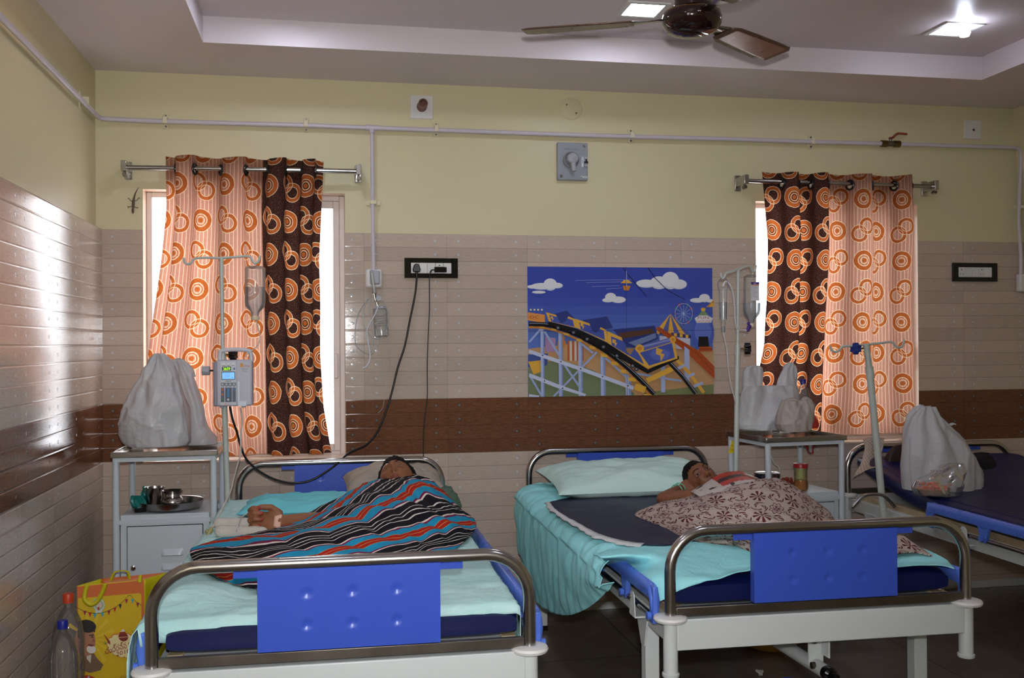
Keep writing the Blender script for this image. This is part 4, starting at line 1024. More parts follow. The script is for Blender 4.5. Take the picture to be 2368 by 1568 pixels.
def eyes(T, s, par, opn, gaze, skin):
    me_w = M('eye_white', (150, 134, 122), .3, 0, 0); me_d = M('dark_iris', (16, 10, 8), .12, 0, 0)
    for q in (-1, 1):
        ex, ez = q*.031*s, .007*s; hy = headshape(*V((q*.031/.074, .86, .007/.104)).normalized(), s)[1]; yb = .0705*s
        g = G(); n = 20
        def lens(w, h, cx, cz, yy, bulge):
            c = T(ex+cx, yy+bulge, ez+cz); pts = []
            for i in range(n):
                a = 2*pi*i/n; pts.append(T(ex+cx+w*cos(a), yy+bulge*.2, ez+cz+h*sin(a)*(1-.25*abs(cos(a)))))
            return G().add([c]+pts, [(0, i+1, (i+1) % n+1) for i in range(n)])
        yy = par*s
        e = obj('eye', lens(.0125*s, .0052*s*opn, 0, 0, yy, .002), me_w, PAR, sm=180)
        obj('iris', lens(.0062*s, .0056*s*opn, gaze*s, .0005*s, yy+.0011, .0018), me_d, e, sm=180)
        obj('eyelid', G().tube(cr([T(ex+w*s, yy+bl*s, ez+(h*opn+.0004)*s) for w, bl, h in ((-.0145, -.002, -.0005), (-.008, .0015, .0045), (0, .003, .0060), (.008, .0015, .0045), (.0145, -.002, -.0005))], 5), .0014*s, 8, rnd=True), M('lid_skin', skin, .6), PAR)
        br = G().tube(cr([T(q*w*s, yb2*s, zb*s) for w, yb2, zb in ((.014, .0905, .0265), (.026, .0905, .031), (.038, .085, .031), (.048, .073, .0255))], 5), [.0021*s]*12+[.0012*s]*4, 8, rnd=True)
        obj('eyebrow', br, mHair, PAR)
def fingers(g, W0, hx, hy, hz, s, curls, thumb):
    Q = lambda a, b, c: W0+hx*a*s+hy*b*s+hz*c*s
    g.ball(Q(.045, .0, .0), (.05*s, .037*s, .0155*s), 24, 14, Matrix((hx, hy, hz)).transposed()); g.ball(Q(.028, .022, .006), (.03*s, .018*s, .015*s), 18, 10, Matrix((hx, hy, hz)).transposed()); g.ball(Q(.03, -.022, .004), (.034*s, .016*s, .014*s), 18, 10, Matrix((hx, hy, hz)).transposed())
    tips = []
    for (y0, ln, r), (c1, c2, c3) in zip(((.029, 1.0, .0092), (.0105, 1.1, .0094), (-.0085, 1.02, .0090), (-.027, .82, .0080)), curls):
        p = V((.082, y0, .0)); pts = [Q(.05, y0*.85, 0), Q(*p)]; a = 0
        for L, c in ((.040, c1), (.026, c2), (.021, c3)):
            a += radians(c); p = p+V((cos(a)*L*ln, 0, sin(a)*L*ln)); pts.append(Q(*p))
        g.tube(pts, [r*s*1.05, r*s, r*s*.98, r*s*.9, r*s*.76], 14, rnd=True); tips.append((pts[-1], (pts[-1]-pts[-2]).normalized(), r*s))
    pts = [Q(*q) for q in thumb]; g.tube(pts, [.0125*s, .011*s, .0098*s, .0078*s][:len(pts)], 14, rnd=True); tips.append((pts[-1], (pts[-1]-pts[-2]).normalized(), .0085*s))
    return tips
def near(p, c, r): return (p-c).length < r
# -- left patient
C1 = wy(918, 1111, -.70); F1 = frame((-.22, -.60, .78), (-.05, .80, .60)); s1 = .98
PAR = p1 = thing('person', 'person lying with a striped blanket up to the chin and one arm out', 'person', (C1.x, C1.y, ZM))
g = G(); T1 = headgeo(g, C1, F1, s1)
chest = V((C1.x+.01, C1.y-.36, .760)); hipc = V((C1.x-.10, C1.y-.78, .752))
capsule(g, [C1-F1[2]*.06*s1-F1[1]*.02, C1-F1[2]*.13+V((0, 0, -.02)), chest+V((0, .14, .0))], [.046, .043, .05])
g.ball(chest, (.13, .17, .058), 28, 18); g.ball((chest+hipc)/2, (.11, .2, .055), 28, 18); g.ball(hipc, (.12, .13, .056), 28, 18)
for q in (-1, 1):
    kn = hipc+V((-.09+q*.07, -.28, -.018)); an = hipc+V((-.19+q*.06, -.50, -.030))
    capsule(g, [hipc+V((q*.06, -.03, 0)), kn, an, an+V((-.03, -.10, .01))], [.046, .034, .024, .02])
sh = chest+V((-.12, .12, -.002)); wr = wz(650, 1208, .738); el = (sh+wr)/2+V((.0, -.04, -.03)); capsule(g, [sh, (sh+el)/2, el, (el+wr)/2, wr], [.044, .038, .036, .033, .025])
sh2 = chest+V((.13, .12, -.005)); capsule(g, [sh2, sh2+V((.04, -.16, -.02)), sh2+V((-.02, -.30, .0))], [.042, .034, .028])
hx = (wz(566, 1206, .742)-wr).normalized(); hz = V((-.05, -.86, .50)); hz = (hz-hx*hz.dot(hx)).normalized(); hy = hz.cross(hx); hy = hy if hy.z > 0 else -hy
tips1 = fingers(g, wr-hx*.004, hx, hy, hz, 1.10, [(50, 75, 48), (58, 80, 50), (62, 82, 50), (60, 80, 48)], [(.012, .030, .008), (.042, .047, .016), (.074, .043, .024), (.098, .030, .030)])
def col1(p):
    c = (142, 92, 62)
    for tp, d, r in tips1:
        if near(p, tp+d*r*.5+hz*0, r*1.25): c = (158, 62, 50)
    q = p-C1; x, y, z = q.dot(F1[0])/s1, q.dot(F1[1])/s1, q.dot(F1[2])/s1
    if y > .05:
        if ((x/.021)**2+((z+.052)/.0105)**2) < 1: c = (122, 68, 54)
        elif (abs(x)-.0085)**2+(z+.0335)**2 < .0027**2: c = (74, 42, 30)  # nostril shade painted into the skin colour as dark spots
        elif abs(z-.006) < .016 and .014 < abs(x) < .05: c = (136, 88, 60)
    return c
union('body', g, .0030, col1, mSkin, p1, 2)
eyes(T1, s1, .0775, .36, -.002, (112, 70, 48))
obj('hair', hairgeo(T1, s1, lambda x, y: .056-.9*max(0, abs(x)-.050) if y > .02 else (.050-1.9*max(0, .02-y)-.6*max(0, abs(x)-.05)), .013, 3, -.05), mHair, p1, sm=180, solid=.003)
g = G().tube(cr([V(wr)+hx*-.012+hz*.020+hy*b for b in (-.022, -.006, .008, .022)], 4), .004, 8)
# tape over the cannula
tp = lambda a, b, c: wr+hx*a+hy*b+hz*c
rows = [[tp(a, b, .0225-.0000-26*b*b*.35) for a in (-.004, .004, .014, .022)] for b in rng(-.028, .024, 9)]
tape = tag(obj('adhesive_tape', G().grid(rows), M('pink_tape', (222, 176, 156), .7, 0, .05), sm=180, solid=.002), 'strip of pink adhesive tape across the left patient wrist', 'tape')
obj('cotton_wad', G().ball(tp(.012, .028, .012), .009, 14, 10), mTowel, tape)
def line(name, label, pts, r, mt, cat='tube', n=7, **k):
    return tag(obj(name, G().tube(cr(pts, n), r, 8, rnd=True), mt, sm=180), label, cat, **k)
mTubeC = M('milky_iv_tube', (196, 194, 186), .2, 0, 0, coat=.5)
# -- right patient
C2 = wy(1624, 1112, -.80); F2 = frame((-.10, -.86, .50), (-.44, .64, .62)); s2 = .90
PAR = p2 = thing('person', 'child lying with head on green pillow, arm bent, under a brown floral blanket', 'person', (C2.x, C2.y, ZM))
g = G(); T2 = headgeo(g, C2, F2, s2)
ch2 = wz(1722, 1136, .765); hp2 = wz(1790, 1178, .765)
capsule(g, [C2-F2[2]*.05-F2[1]*.015, C2-F2[2]*.11, (C2+ch2)/2+V((.02, -.02, -.02)), ch2], [.040, .037, .05, .07])
g.ball(ch2, (.12, .15, .062), 26, 16); g.ball((ch2+hp2)/2, (.11, .17, .06), 26, 16); g.ball(hp2, (.11, .12, .055), 26, 16)
for q in (-1, 1):
    kn = wz(1800+q*40, 1222, .728); an = wz(1900+q*40, 1256, .712); capsule(g, [hp2+V((q*.05, -.02, -.02)), kn, an, an+V((.04, -.05, .0))], [.042, .030, .020, .016])
sh = wz(1625, 1147, .745); el = wz(1533, 1153, .722); wr2 = wz(1574, 1130, .742); capsule(g, [sh, (sh+el)/2, el], [.036, .031, .028]); capsule(g, [el, (el+wr2)/2, wr2], [.028, .025, .019])
hx2 = (wz(1612, 1128, .748)-wr2).normalized(); hz2 = V((0, -.75, .65)); hz2 = (hz2-hx2*hz2.dot(hx2)).normalized(); hy2 = hz2.cross(hx2)
fingers(g, wr2, hx2, hy2, hz2, .78, [(30, 50, 30), (36, 52, 30), (40, 54, 32), (44, 56, 32)], [(.012, .030, .006), (.04, .045, .012), (.066, .046, .016), (.088, .040, .018)])
sh2 = ch2+V((.13, .08, -.01)); capsule(g, [sh2, sh2+V((.05, -.16, -.02)), sh2+V((-.02, -.28, .0))], [.038, .03, .025])
def col2(p):
    c = (128, 80, 54); q = p-C2; x, y, z = q.dot(F2[0])/s2, q.dot(F2[1])/s2, q.dot(F2[2])/s2
    if y > .05:
        if ((x/.020)**2+((z+.052)/.0105)**2) < 1: c = (128, 70, 62)
        elif (abs(x)-.0085)**2+(z+.0335)**2 < .0034**2: c = (52, 28, 22)  # dark skin colour stands in for the shade inside the nostrils
        elif abs(z-.006) < .016 and .014 < abs(x) < .05: c = (112, 69, 48)
    return c
union('body', g, .0030, col2, mSkin, p2, 2)
eyes(T2, s2, .0775, .85, -.001, (96, 58, 42))
obj('hair', hairgeo(T2, s2, lambda x, y: .068-1.1*max(0, abs(x)-.040) if y > .02 else (.046-1.5*max(0, .02-y)), .008, 8, -.07), mHair, p2, sm=180, solid=.006)
hs = G(); random.seed(3)
for k in range(26):
    a = random.uniform(-1, 1); x0 = .058*a; b0 = T2(x0*s2, random.uniform(-.02, .06)*s2, (.098-abs(a)*.03)*s2)
    d = V((random.uniform(-.03, .0), random.uniform(-.01, .01), random.uniform(-.03, .006)))
    if k % 2: b0 = T2(-.078*s2, random.uniform(-.03, .02)*s2, random.uniform(-.05, .05)*s2); d = V((-.012, -.01, -.035*random.random()))
    hs.tube([b0, b0+d*.5+V((0, 0, .004)), b0+d], [.0006, .0005, .0003], 5)
obj('loose_strands', hs, mHair, p2)
# earring, dress
obj('earring', G().ball(T2(.078*s2, -.006*s2, -.035*s2), .0035, 10, 8), M('gold', (200, 150, 70), .25, .9), p2)
Dp = [[wz(1598, 1138, .79), wz(1628, 1120, .815), wz(1665, 1098, .825), wz(1700, 1090, .82), wz(1722, 1094, .80)],
      [wz(1606, 1142, .80), wz(1640, 1126, .828), wz(1678, 1108, .838), wz(1712, 1100, .83), wz(1740, 1102, .805)],
      [wz(1620, 1150, .80), wz(1655, 1136, .835), wz(1692, 1120, .842), wz(1726, 1112, .835), wz(1765, 1112, .80)],
      [wz(1640, 1162, .79), wz(1672, 1150, .83), wz(1706, 1136, .84), wz(1742, 1126, .83), wz(1785, 1124, .79)]]
rr = wrinkle(patch(Dp, 12, 12), .004, 14, 5); g = G().grid(rr); n = len(rr[0])-1
for fi, f in enumerate(g.f):
    i, j = fi//n, fi % n; a = j/n; b = i/(len(rr)-1)
    c = (206, 196, 186)
    if .36 < a < .86 and b < .62: c = (190, 48, 34) if not (.24 < b-.25*(a-.6)**2 < .40) else (22, 18, 20)
    elif noise.noise(V((a*9, b*7, 2))) > .34: c = (30, 28, 32)
    g.c[fi] = c
obj('dress', g, mPrint, p2, sm=180, solid=.003)
axd = (el-wr2).normalized(); q1 = axd.orthogonal().normalized(); q2 = axd.cross(q1)
bang = tag(obj('bracelet', G().tube([wr2+axd*.012+(q1*cos(a)+q2*sin(a))*.0275 for a in [2*pi*k/24 for k in range(24)]], .0022, 8, True), M('mint_plastic', (96, 190, 150), .3)), 'thin mint green bangle at the wrist of the child', 'bracelet', 'mint bangles on the child arm')
c = bang.copy(); COL.objects.link(c); c['label'] = 'second mint green bangle, nearer the elbow of the child'
c.location = axd*.030
# ---------------------------------------------------------------- blankets
def zrows(R): return [[wz(*q) for q in r] for r in R]
R1 = zrows([[(695, 1195, .722), (765, 1165, .762), (845, 1120, .800), (915, 1104, .815), (985, 1106, .815), (1040, 1155, .745)],
     [(690, 1210, .727), (772, 1180, .778), (855, 1138, .815), (930, 1124, .830), (1000, 1138, .815), (1066, 1182, .735)],
     [(650, 1222, .722), (762, 1205, .780), (860, 1168, .815), (940, 1155, .820), (1022, 1168, .795), (1095, 1203, .717)],
     [(575, 1238, .717), (720, 1226, .772), (840, 1205, .802), (940, 1195, .802), (1032, 1205, .768), (1100, 1220, .710)],
     [(505, 1251, .715), (648, 1256, .765), (790, 1246, .785), (920, 1236, .778), (1022, 1236, .748), (1084, 1243, .708)],
     [(442, 1274, .712), (560, 1290, .752), (720, 1290, .765), (860, 1286, .755), (962, 1282, .738), (1042, 1280, .706)],
     [(455, 1303, .706), (528, 1330, .722), (660, 1340, .738), (800, 1342, .732), (920, 1335, .714), (1000, 1330, .700)],
     [(478, 1322, .700), (545, 1352, .704), (665, 1368, .708), (800, 1368, .706), (920, 1358, .702), (1000, 1350, .700)]])
def blanket(ctrl, nm, label, mt, a, b, amp, sc, seed, st, k=14, fold=0):
    r = patch(ctrl, k, k); n, m = len(r), len(r[0])
    for i in range(n):
        for j in range(m):
            u, v = j/(m-1), i/(n-1); e = min(1, 6*min(u, 1-u, v+.03, 1-v))
            r[i][j] = r[i][j]+V((0, 0, (fold*abs(noise.noise(V((u*3+v*2, v*7-u*5, seed))))*max(0, e))))
    r = wrinkle(r, amp, sc, seed, st, .55)
    for row in r:
        for p in row: p.z = max(p.z, ZM+.010)
    wob = lambda u, v: (.10 if mt is mStripe else .02)*noise.noise(V((u*5, v*5, seed+3)))+(.05 if mt is mStripe else .01)*noise.noise(V((u*13, v*13, seed)))
    uv = [[(a(u, v)+wob(u, v), b(u, v)) for u in rng(0, 1, m)] for v in rng(0, 1, n)]
    return tag(obj(nm, G().grid(r, 0, uv), mt, sm=180, solid=.005), label, 'blanket')
blanket(R1, 'striped_blanket', 'black, blue and red striped blanket over the left patient', mStripe, lambda u, v: 2.75*v+1.75*u, lambda u, v: u, .009, 8, 31, (1, 1, 1), 14, .030)
R2 = zrows([[(1474, 1186, .705), (1528, 1166, .720), (1590, 1150, .758), (1650, 1140, .815), (1720, 1122, .848), (1790, 1108, .825), (1850, 1138, .775), (1912, 1181, .705)],
     [(1470, 1194, .706), (1536, 1178, .745), (1606, 1162, .790), (1672, 1150, .838), (1742, 1136, .850), (1812, 1130, .828), (1872, 1160, .775), (1922, 1194, .705)],
     [(1500, 1206, .706), (1560, 1192, .755), (1630, 1178, .795), (1700, 1168, .830), (1770, 1160, .835), (1832, 1166, .812), (1882, 1190, .755), (1932, 1214, .705)],
     [(1535, 1222, .705), (1590, 1211, .748), (1655, 1200, .785), (1720, 1196, .805), (1790, 1196, .805), (1852, 1206, .775), (1904, 1220, .735), (1962, 1240, .705)],
     [(1575, 1240, .704), (1625, 1233, .738), (1690, 1226, .765), (1760, 1226, .775), (1830, 1231, .770), (1902, 1240, .745), (1985, 1250, .725), (2062, 1252, .715)],
     [(1610, 1252, .703), (1670, 1250, .720), (1730, 1250, .735), (1800, 1255, .745), (1880, 1262, .740), (1962, 1264, .732), (2050, 1256, .738), (2088, 1243, .748)],
     [(1640, 1257, .702), (1700, 1264, .704), (1770, 1286, .704), (1840, 1291, .714), (1930, 1291, .714), (2020, 1286, .716), (2100, 1278, .718), (2155, 1287, .703)]])
blanket(R2, 'floral_blanket', 'cream and maroon floral knit blanket over the child', mFloral, lambda u, v: u*1.15+v*.25, lambda u, v: v*.75-u*.2, .008, 8, 12, (1, 1, 1), 12, .022)
# ---------------------------------------------------------------- bedside lockers
def locker(label, loc, rz, group, w=.445, d=.40, ht=.94, zs=.665):
    t = thing('bedside_locker', label, 'bedside locker', loc, rz, group); L = lambda n, g, m, par=None, **k: obj(n, g, m, par or t, world=False, **k)
    tr = L('tray_top', G().box((0, 0, ht-.022), (w, d, .006)).box((0, -d/2+.003, ht-.012), (w, .006, .024)).box((0, d/2-.003, ht-.012), (w, .006, .024)).box((-w/2+.003, 0, ht-.012), (.006, d-.012, .024)).box((w/2-.003, 0, ht-.012), (.006, d-.012, .024)), mSteel, bev=.002)
    L('tray_frame', G().box((0, -d/2+.018, ht-.034), (w-.02, .02, .018)).box((0, d/2-.018, ht-.034), (w-.02, .02, .018)).box((-w/2+.018, 0, ht-.034), (.02, d-.056, .018)).box((w/2-.018, 0, ht-.034), (.02, d-.056, .018)), mLock, tr)
    for x in (-1, 1):
        for y in (-1, 1):
            l = L('leg', G().cyl((x*(w/2-.020), y*(d/2-.020), .0), (x*(w/2-.020), y*(d/2-.020), ht-.03), .0145, 18), mLock)
            L('leg_cap', G().cyl((x*(w/2-.020), y*(d/2-.020), 0), (x*(w/2-.020), y*(d/2-.020), .025), .0165, 14), mBlk, l)
    bx = w-.075; by = d-.04; fy = -by/2
    L('cabinet', G().box((0, 0, (zs+.12)/2), (bx, by, zs-.12)), mLock, bev=.003)
    for yy in (-d/2+.02, d/2-.02):
        for zz in (zs-.03, .15): L('cabinet_lug', G().box((0, yy, zz), (w-.03, .012, .02)), mLock)
    q = L('door_gap', G().box((0, fy-.0002, (zs+.12)/2-.012), (bx-.052, .002, zs-.12-.072)), mDark)
    dr = G().box((0, fy-.003, (zs+.12)/2-.012), (bx-.058, .006, zs-.12-.078)); dd = L('door', dr, mLock, bev=.0015)
    for k in range(3):
        z = zs-.165-k*.062; rows = []
        for i in range(7):
            a = i/6; r = []
            for j in range(15):
                u = j/14*2-1; o = .011*sqrt(max(0, 1-abs(u)**4))*a**.7*(1 if i < 6 else 0)
                r.append(V((.03+u*.046, fy-.0064-o, z+.014-.032*a)))
            rows.append(r)
        L('louvre', G().grid(rows), mLock, dd, sm=50)
    L('knob', G().lathe([(.0, .022), (.007, .0215), (.011, .017), (.011, .012), (.006, .008), (.006, 0)], 20).xf(Matrix.Translation((-bx/2+.055, fy-.006, zs-.225)) @ Matrix.Rotation(pi/2, 4, 'X')), mChrome, dd)
    return t
G2 = 'white bedside lockers with steel tray tops'
K1 = (-.880, -.335, 0); K2 = (2.075, -.395, .10)
l1 = locker('white bedside locker with steel tray in the left corner by the striped blanket bed', K1, .0, G2)
dup(l1, (K2[0], K2[1], 0), K2[2], 'white bedside locker with steel tray between middle and right beds', G2)
HT, HS = .94, .665
zt1 = HT-.0185
# ---------------------------------------------------------------- polythene bags and other soft lumps
def lump(rows, y, dep, seed, amp=.006, sc=16, n=110, k=5, flat=.9, topdep=.25, floor_z=None):
    """rows: (py, left px, right px) outline in the photo at plane y; dep: depth half-width"""
    R = []
    tab = [(q[0], q[1:]) for q in rows]; py0, py1 = rows[0][0], rows[-1][0]; m = 90; g = G()
    for i in range(m+1):
        py = py0+(py1-py0)*i/m; l, r = lerp_tab(tab, py); a, b = wy(l, py, y), wy(r, py, y); c = (a+b)/2; hw = (b-a).length/2; f = i/m
        dd = dep*min(1, topdep+(1-topdep)*(min(1, f*1.6))**.8); row = []
        for j in range(n):
            q = 2*pi*j/n; cx, cy = cos(q), sin(q); sx = math.copysign(abs(cx)**flat, cx); sy = math.copysign(abs(cy)**flat, cy)
            p = V((c.x+sx*hw, y+dep*.0+sy*min(dd, hw*1.1+.01), c.z)); nn = V((sx, sy, .1)).normalized()
            u = V((p.x*sc, p.y*sc, p.z*sc*.55+seed)); uu = V((u.x, u.y, u.z*.7)); w_ = noise.noise_vector(uu*.7)*.5; d_ = noise.voronoi(uu*.55+w_)[0]
            e_ = noise.voronoi(uu*1.25+w_*2+V((3, 1, 7)))[0]; h = 1.3-1.9*abs(d_[1]-d_[0])+.25*fbm(uu*.5)-.45*abs(e_[1]-e_[0])
            gath = (1-f)**1.5*sin(q*9+seed+2*noise.noise(V((q, f*3, seed))))*.5
            p += nn*(amp*2.3*(h-.6)+amp*gath*1.6)*(.4 if abs(cx) > .93 else 1)
            if floor_z is not None: p.z = max(p.z, floor_z)
            row.append(p)
        R.append(row)
    g.grid(R, wrap=True); g.f += [[m*n+j for j in range(n)], list(range(n))[::-1]]; g.m += [0, 0]; return g
def loop(pts, y, w, seed=0, dy=0):
    """flat ribbon handle through photo points"""
    P = cr([wy(a, b, y+dy*i/len(pts)) for i, (a, b) in enumerate(pts)], 6); A, B_ = [], []
    for i, p in enumerate(P):
        d = (P[min(i+1, len(P)-1)]-P[max(i-1, 0)]).normalized(); n = V((d.z, 0, -d.x)); ww = w*(.8+.5*noise.noise(V((i*.4, seed, 1))))
        A.append(p+n*ww/2); B_.append(p-n*ww/2+V((0, .010+.006*noise.noise(V((i*.5, 2, seed))), 0)))
    return G().grid([A, [(a+b)/2+V((0, -.002, 0)) for a, b in zip(A, B_)], B_])
def bag(nm, label, rows, y, dep, seed, handles, mt=None, **k):
    b = wy(rows[-1][1], rows[-1][0], y); t = thing(nm, label, 'bag', (b.x, y, b.z))
    obj('sack', lump(rows, y, dep, seed, **k), mt or mBag, t, sm=180)
    for i, (pts, w, dy) in enumerate(handles): obj('handle', loop(pts, y, w, seed+i, dy), mt or mBag, t, sm=180, solid=.001)
    return t
yb = -.27
bag('carrier_bag', 'bulging knotted white polythene bag at the front of the left locker tray', [(818, 362, 372), (828, 356, 380), (845, 344, 392), (870, 332, 405), (900, 312, 417), (925, 300, 424), (950, 287, 432), (978, 277, 436), (1000, 281, 437), (1022, 290, 435), (1030, 300, 432)], -.40, .105, 3,
    [([(372, 822), (352, 835), (338, 858), (325, 885), (316, 895)], .020, 0), ([(366, 822), (385, 838), (398, 860), (410, 890), (416, 915)], .022, 0)], floor_z=zt1+.002, amp=.013, sc=11)
bag('carrier_bag', 'slumped white polythene bag at the back right of the left locker tray', [(832, 405, 416), (842, 400, 430), (860, 400, 442), (880, 408, 450), (910, 414, 462), (950, 420, 475), (985, 424, 484), (1008, 426, 495), (1026, 428, 502)], -.22, .085, 14,
    [([(398, 842), (410, 832), (425, 838), (440, 852), (448, 872)], .022, 0)], floor_z=zt1+.002, amp=.009, sc=12)
t = tag(obj('paper_scrap', G().grid(wrinkle(patch([[wz(285, 1042, zt1+.004), wz(292, 1034, zt1+.022), wz(297, 1026, zt1+.034)], [wz(291, 1043, zt1+.003), wz(299, 1039, zt1+.006), wz(306, 1037, zt1+.008)]], 6, 5), .002, 40, 1)), M('cream_paper', (226, 214, 186), .7), sm=180, solid=.001), 'crumpled cream paper scrap on the left locker tray corner', 'paper')
# things on the lower shelf of the left locker
def dish(nm, label, c, prof, cat, mt=mSteel, part='body', n=40):
    return tag(obj(nm, G().lathe(prof, n, c), mt, sm=40), label, cat)
c = wz(405, 1168, HS); c.y = -.37; c.z = HS+.001
dish('steel_plate', 'round deep steel plate on the lower shelf of left locker', c, [(0, 0), (.112, 0), (.128, .008), (.136, .036), (.140, .038), (.138, .035), (.131, .009), (.112, .003), (0, .003)], 'plate')
q = V((c.x-.075, c.y+.012, c.z+.004)); dish('steel_tumbler', 'steel tumbler standing on the steel plate, left locker', q, [(0, 0), (.032, 0), (.034, .003), (.0425, .090), (.0445, .093), (.0415, .092), (.032, .004), (0, .004)], 'tumbler')
q = V((c.x+.008, c.y-.03, c.z+.004)); dish('steel_pot', 'small round-bellied steel pot with flared rim on the steel plate', q, [(0, 0), (.03, 0), (.045, .012), (.050, .030), (.046, .046), (.033, .056), (.032, .066), (.044, .080), (.046, .082), (.043, .080), (.030, .066), (.031, .056), (.044, .044), (.047, .03), (0, .004)], 'pot')
ph = wz(322, 1182, HS); t = thing('phone', 'small black keypad phone lying on the left locker shelf', 'phone', (ph.x, ph.y, HS))
R = Matrix.Rotation(.3, 3, 'Z'); obj('case', G().box((ph.x, ph.y, HS+.009), (.05, .10, .016), R), mGBlk, t, bev=.005); obj('keypad', G().box((ph.x+.006, ph.y+.02, HS+.0175), (.036, .04, .002), R), mPlG, t)
mTealP = M('teal_wrapper', (18, 118, 112), .4, 0, .15, 20, .006, 30)
t = thing('teal_packet', 'crumpled teal wrapper behind the phone on the left locker', 'packet', wz(325, 1172, HS))
for k, (pts, yy) in enumerate((([(1146, 306, 330), (1158, 303, 338), (1170, 306, 340), (1178, 316, 338)], -.37), ([(1124, 334, 340), (1138, 330, 346), (1152, 328, 348), (1166, 330, 346)], -.32))):
    obj('fold', lump(pts, yy, .03, 5+k, amp=.006, sc=30, n=24, floor_z=HS+.002), mTealP, t, sm=30)
# ---------------------------------------------------------------- things on the right locker
def kz(px, py): return wz(px, py, zt1)
def kp(x, y, z=0): cc, s = cos(K2[2]), sin(K2[2]); return V((K2[0]+cc*x-s*y, K2[1]+s*x+cc*y, z))
tb_ = bag('carrier_bag', 'tall open white polythene bag with ears up on the right locker tray', [(892, 1722, 1838), (905, 1716, 1842), (930, 1712, 1844), (955, 1706, 1843), (980, 1703, 1842), (990, 1706, 1836), (993, 1712, 1830)], -.35, .085, 22,
    [], topdep=.55, amp=.010, sc=11, floor_z=zt1+.002)
obj('handle', lump([(838, 1826, 1832), (846, 1816, 1838), (860, 1807, 1842), (878, 1799, 1844), (898, 1795, 1843)], -.345, .016, 7, amp=.006, sc=22, n=40, topdep=.8), mBag, tb_, sm=180)
obj('handle', lump([(845, 1738, 1754), (850, 1727, 1762), (862, 1721, 1765), (880, 1720, 1763), (898, 1720, 1760)], -.345, .016, 9, amp=.006, sc=22, n=40, topdep=.8), mBag, tb_, sm=180)
bag('carrier_bag', 'small thin see-through white bag with its mouth open on right locker tray', [(926, 1812, 1868), (940, 1806, 1878), (960, 1800, 1876), (980, 1798, 1872), (992, 1802, 1868), (997, 1806, 1862)], -.52, .06, 31,
    [([(1856, 935), (1860, 924), (1870, 922), (1880, 932), (1884, 942), (1876, 958)], .022, 0), ([(1812, 932), (1822, 925), (1838, 923), (1850, 928)], .016, 0)], filmmat('thin_beige_polythene', (208, 196, 188), .4), topdep=.6, amp=.009, sc=16, floor_z=zt1+.002)
def medbox():
    a, b = wz(1761, 996, zt1), wz(1780, 999, zt1); x = (a.x+b.x)/2+.004; y = a.y+.02; h = .118
    t = thing('medicine_box', 'white and purple medicine carton standing on right locker tray', 'carton', (x, y, zt1)); R = Matrix.Rotation(.45, 3, 'Z')
    o = V((x, y, zt1+h/2)); obj('carton', G().box(o, (.042, .036, h), R), mPlW, t, bev=.0008)
    ex = R @ V((1, 0, 0)); n = R @ V((0, -1, 0)); p = Pr(o+n*.018, ex, (0, 0, 1))
    p.rect(-.0205, -h/2+.001, .0205, -h/2+.014, (146, 30, 140)).rect(-.0205, -h/2+.014, .0205, -h/2+.036, (206, 150, 204)).rect(-.0205, h/2-.004, .0205, h/2-.0025, (180, 60, 130))
    for k in range(2): p.rect(-.016, .028-k*.012, .017, .034-k*.012, (176, 174, 184))
    p.text('Artez', -.002, .002, .014, (40, 30, 50), .03).ell(-.006, -h/2+.021, .003, .003, (90, 20, 90), 12).rect(.0, -h/2+.019, .012, -h/2+.023, (120, 40, 120)); obj('print', p.g, mPrint, t, sm=0)
    n2 = R @ V((-1, 0, 0)); p = Pr(o+n2*.021, R @ V((0, -1, 0)), (0, 0, 1))
    for k in range(9): p.rect(-.013, h/2-.018-k*.0105, .012-(k % 3)*.004, h/2-.014-k*.0105, (150, 146, 156))
    obj('side_print', p.g, mPrint, t, sm=0)
medbox()
c = wz(1806, 996, zt1); t = thing('syrup_bottle', 'small brown glass syrup bottle with cream label on right locker', 'bottle', c)
obj('glass', G().lathe([(0, 0), (.021, 0), (.0225, .003), (.0225, .062), (.019, .072), (.011, .078), (.0105, .086), (0, .086)], 30, c), M('amber_glass', (44, 12, 6), .06, 0, 0, coat=.6), t)
obj('cap', G().lathe([(.0135, .084), (.0135, .103), (.0125, .105), (0, .105)], 24, c), M('clear_cap', (206, 190, 176), .3), t)
g = G().grid([[c+V((.0228*sin(a), -.0228*cos(a), z)) for a in rng(-.5, 1.1, 14)] for z in (.014, .055)]); obj('label', g, M('cream_label', (216, 208, 190), .6), t, sm=180)
c = wz(1787, 999, zt1+.012); t = tag(obj('dosing_cup', G().lathe([(0, 0), (.012, 0), (.016, .028), (.0172, .029), (.0145, .027), (.011, .002), (0, .002)], 24).xf(Matrix.Translation(c+V((0, 0, .004))) @ Matrix.Rotation(1.45, 4, 'Z') @ Matrix.Rotation(1.35, 4, 'X')), mPlW, sm=40), 'tiny white dosing cup lying beside the medicine carton', 'cup')
c = wz(1907, 990, zt1); c.z = zt1+.001
dish('steel_tumbler', 'tall steel tumbler at the right end of right locker tray', c, [(0, 0), (.028, 0), (.030, .003), (.0385, .124), (.040, .127), (.0375, .125), (.0285, .004), (0, .004)], 'tumbler')
c = wz(1853, 962, zt1+.06); c = V((wy(1857, 900, -.245).x, -.245, zt1))
t = thing('soft_drink_bottle', 'clear plastic bottle with blue cap and yellow-blue label behind bags', 'bottle', c)
prof = [(0, .004), (.030, .0), (.038, .006), (.040, .02), (.040, .155), (.037, .185), (.026, .225), (.014, .252), (.0125, .262)]
obj('bottle_body', G().lathe(prof, 36, c), mClear, t); obj('cap', G().lathe([(.0155, .258), (.0155, .280), (.0145, .282), (0, .282)], 24, c), M('blue_cap', (24, 34, 130), .4), t)
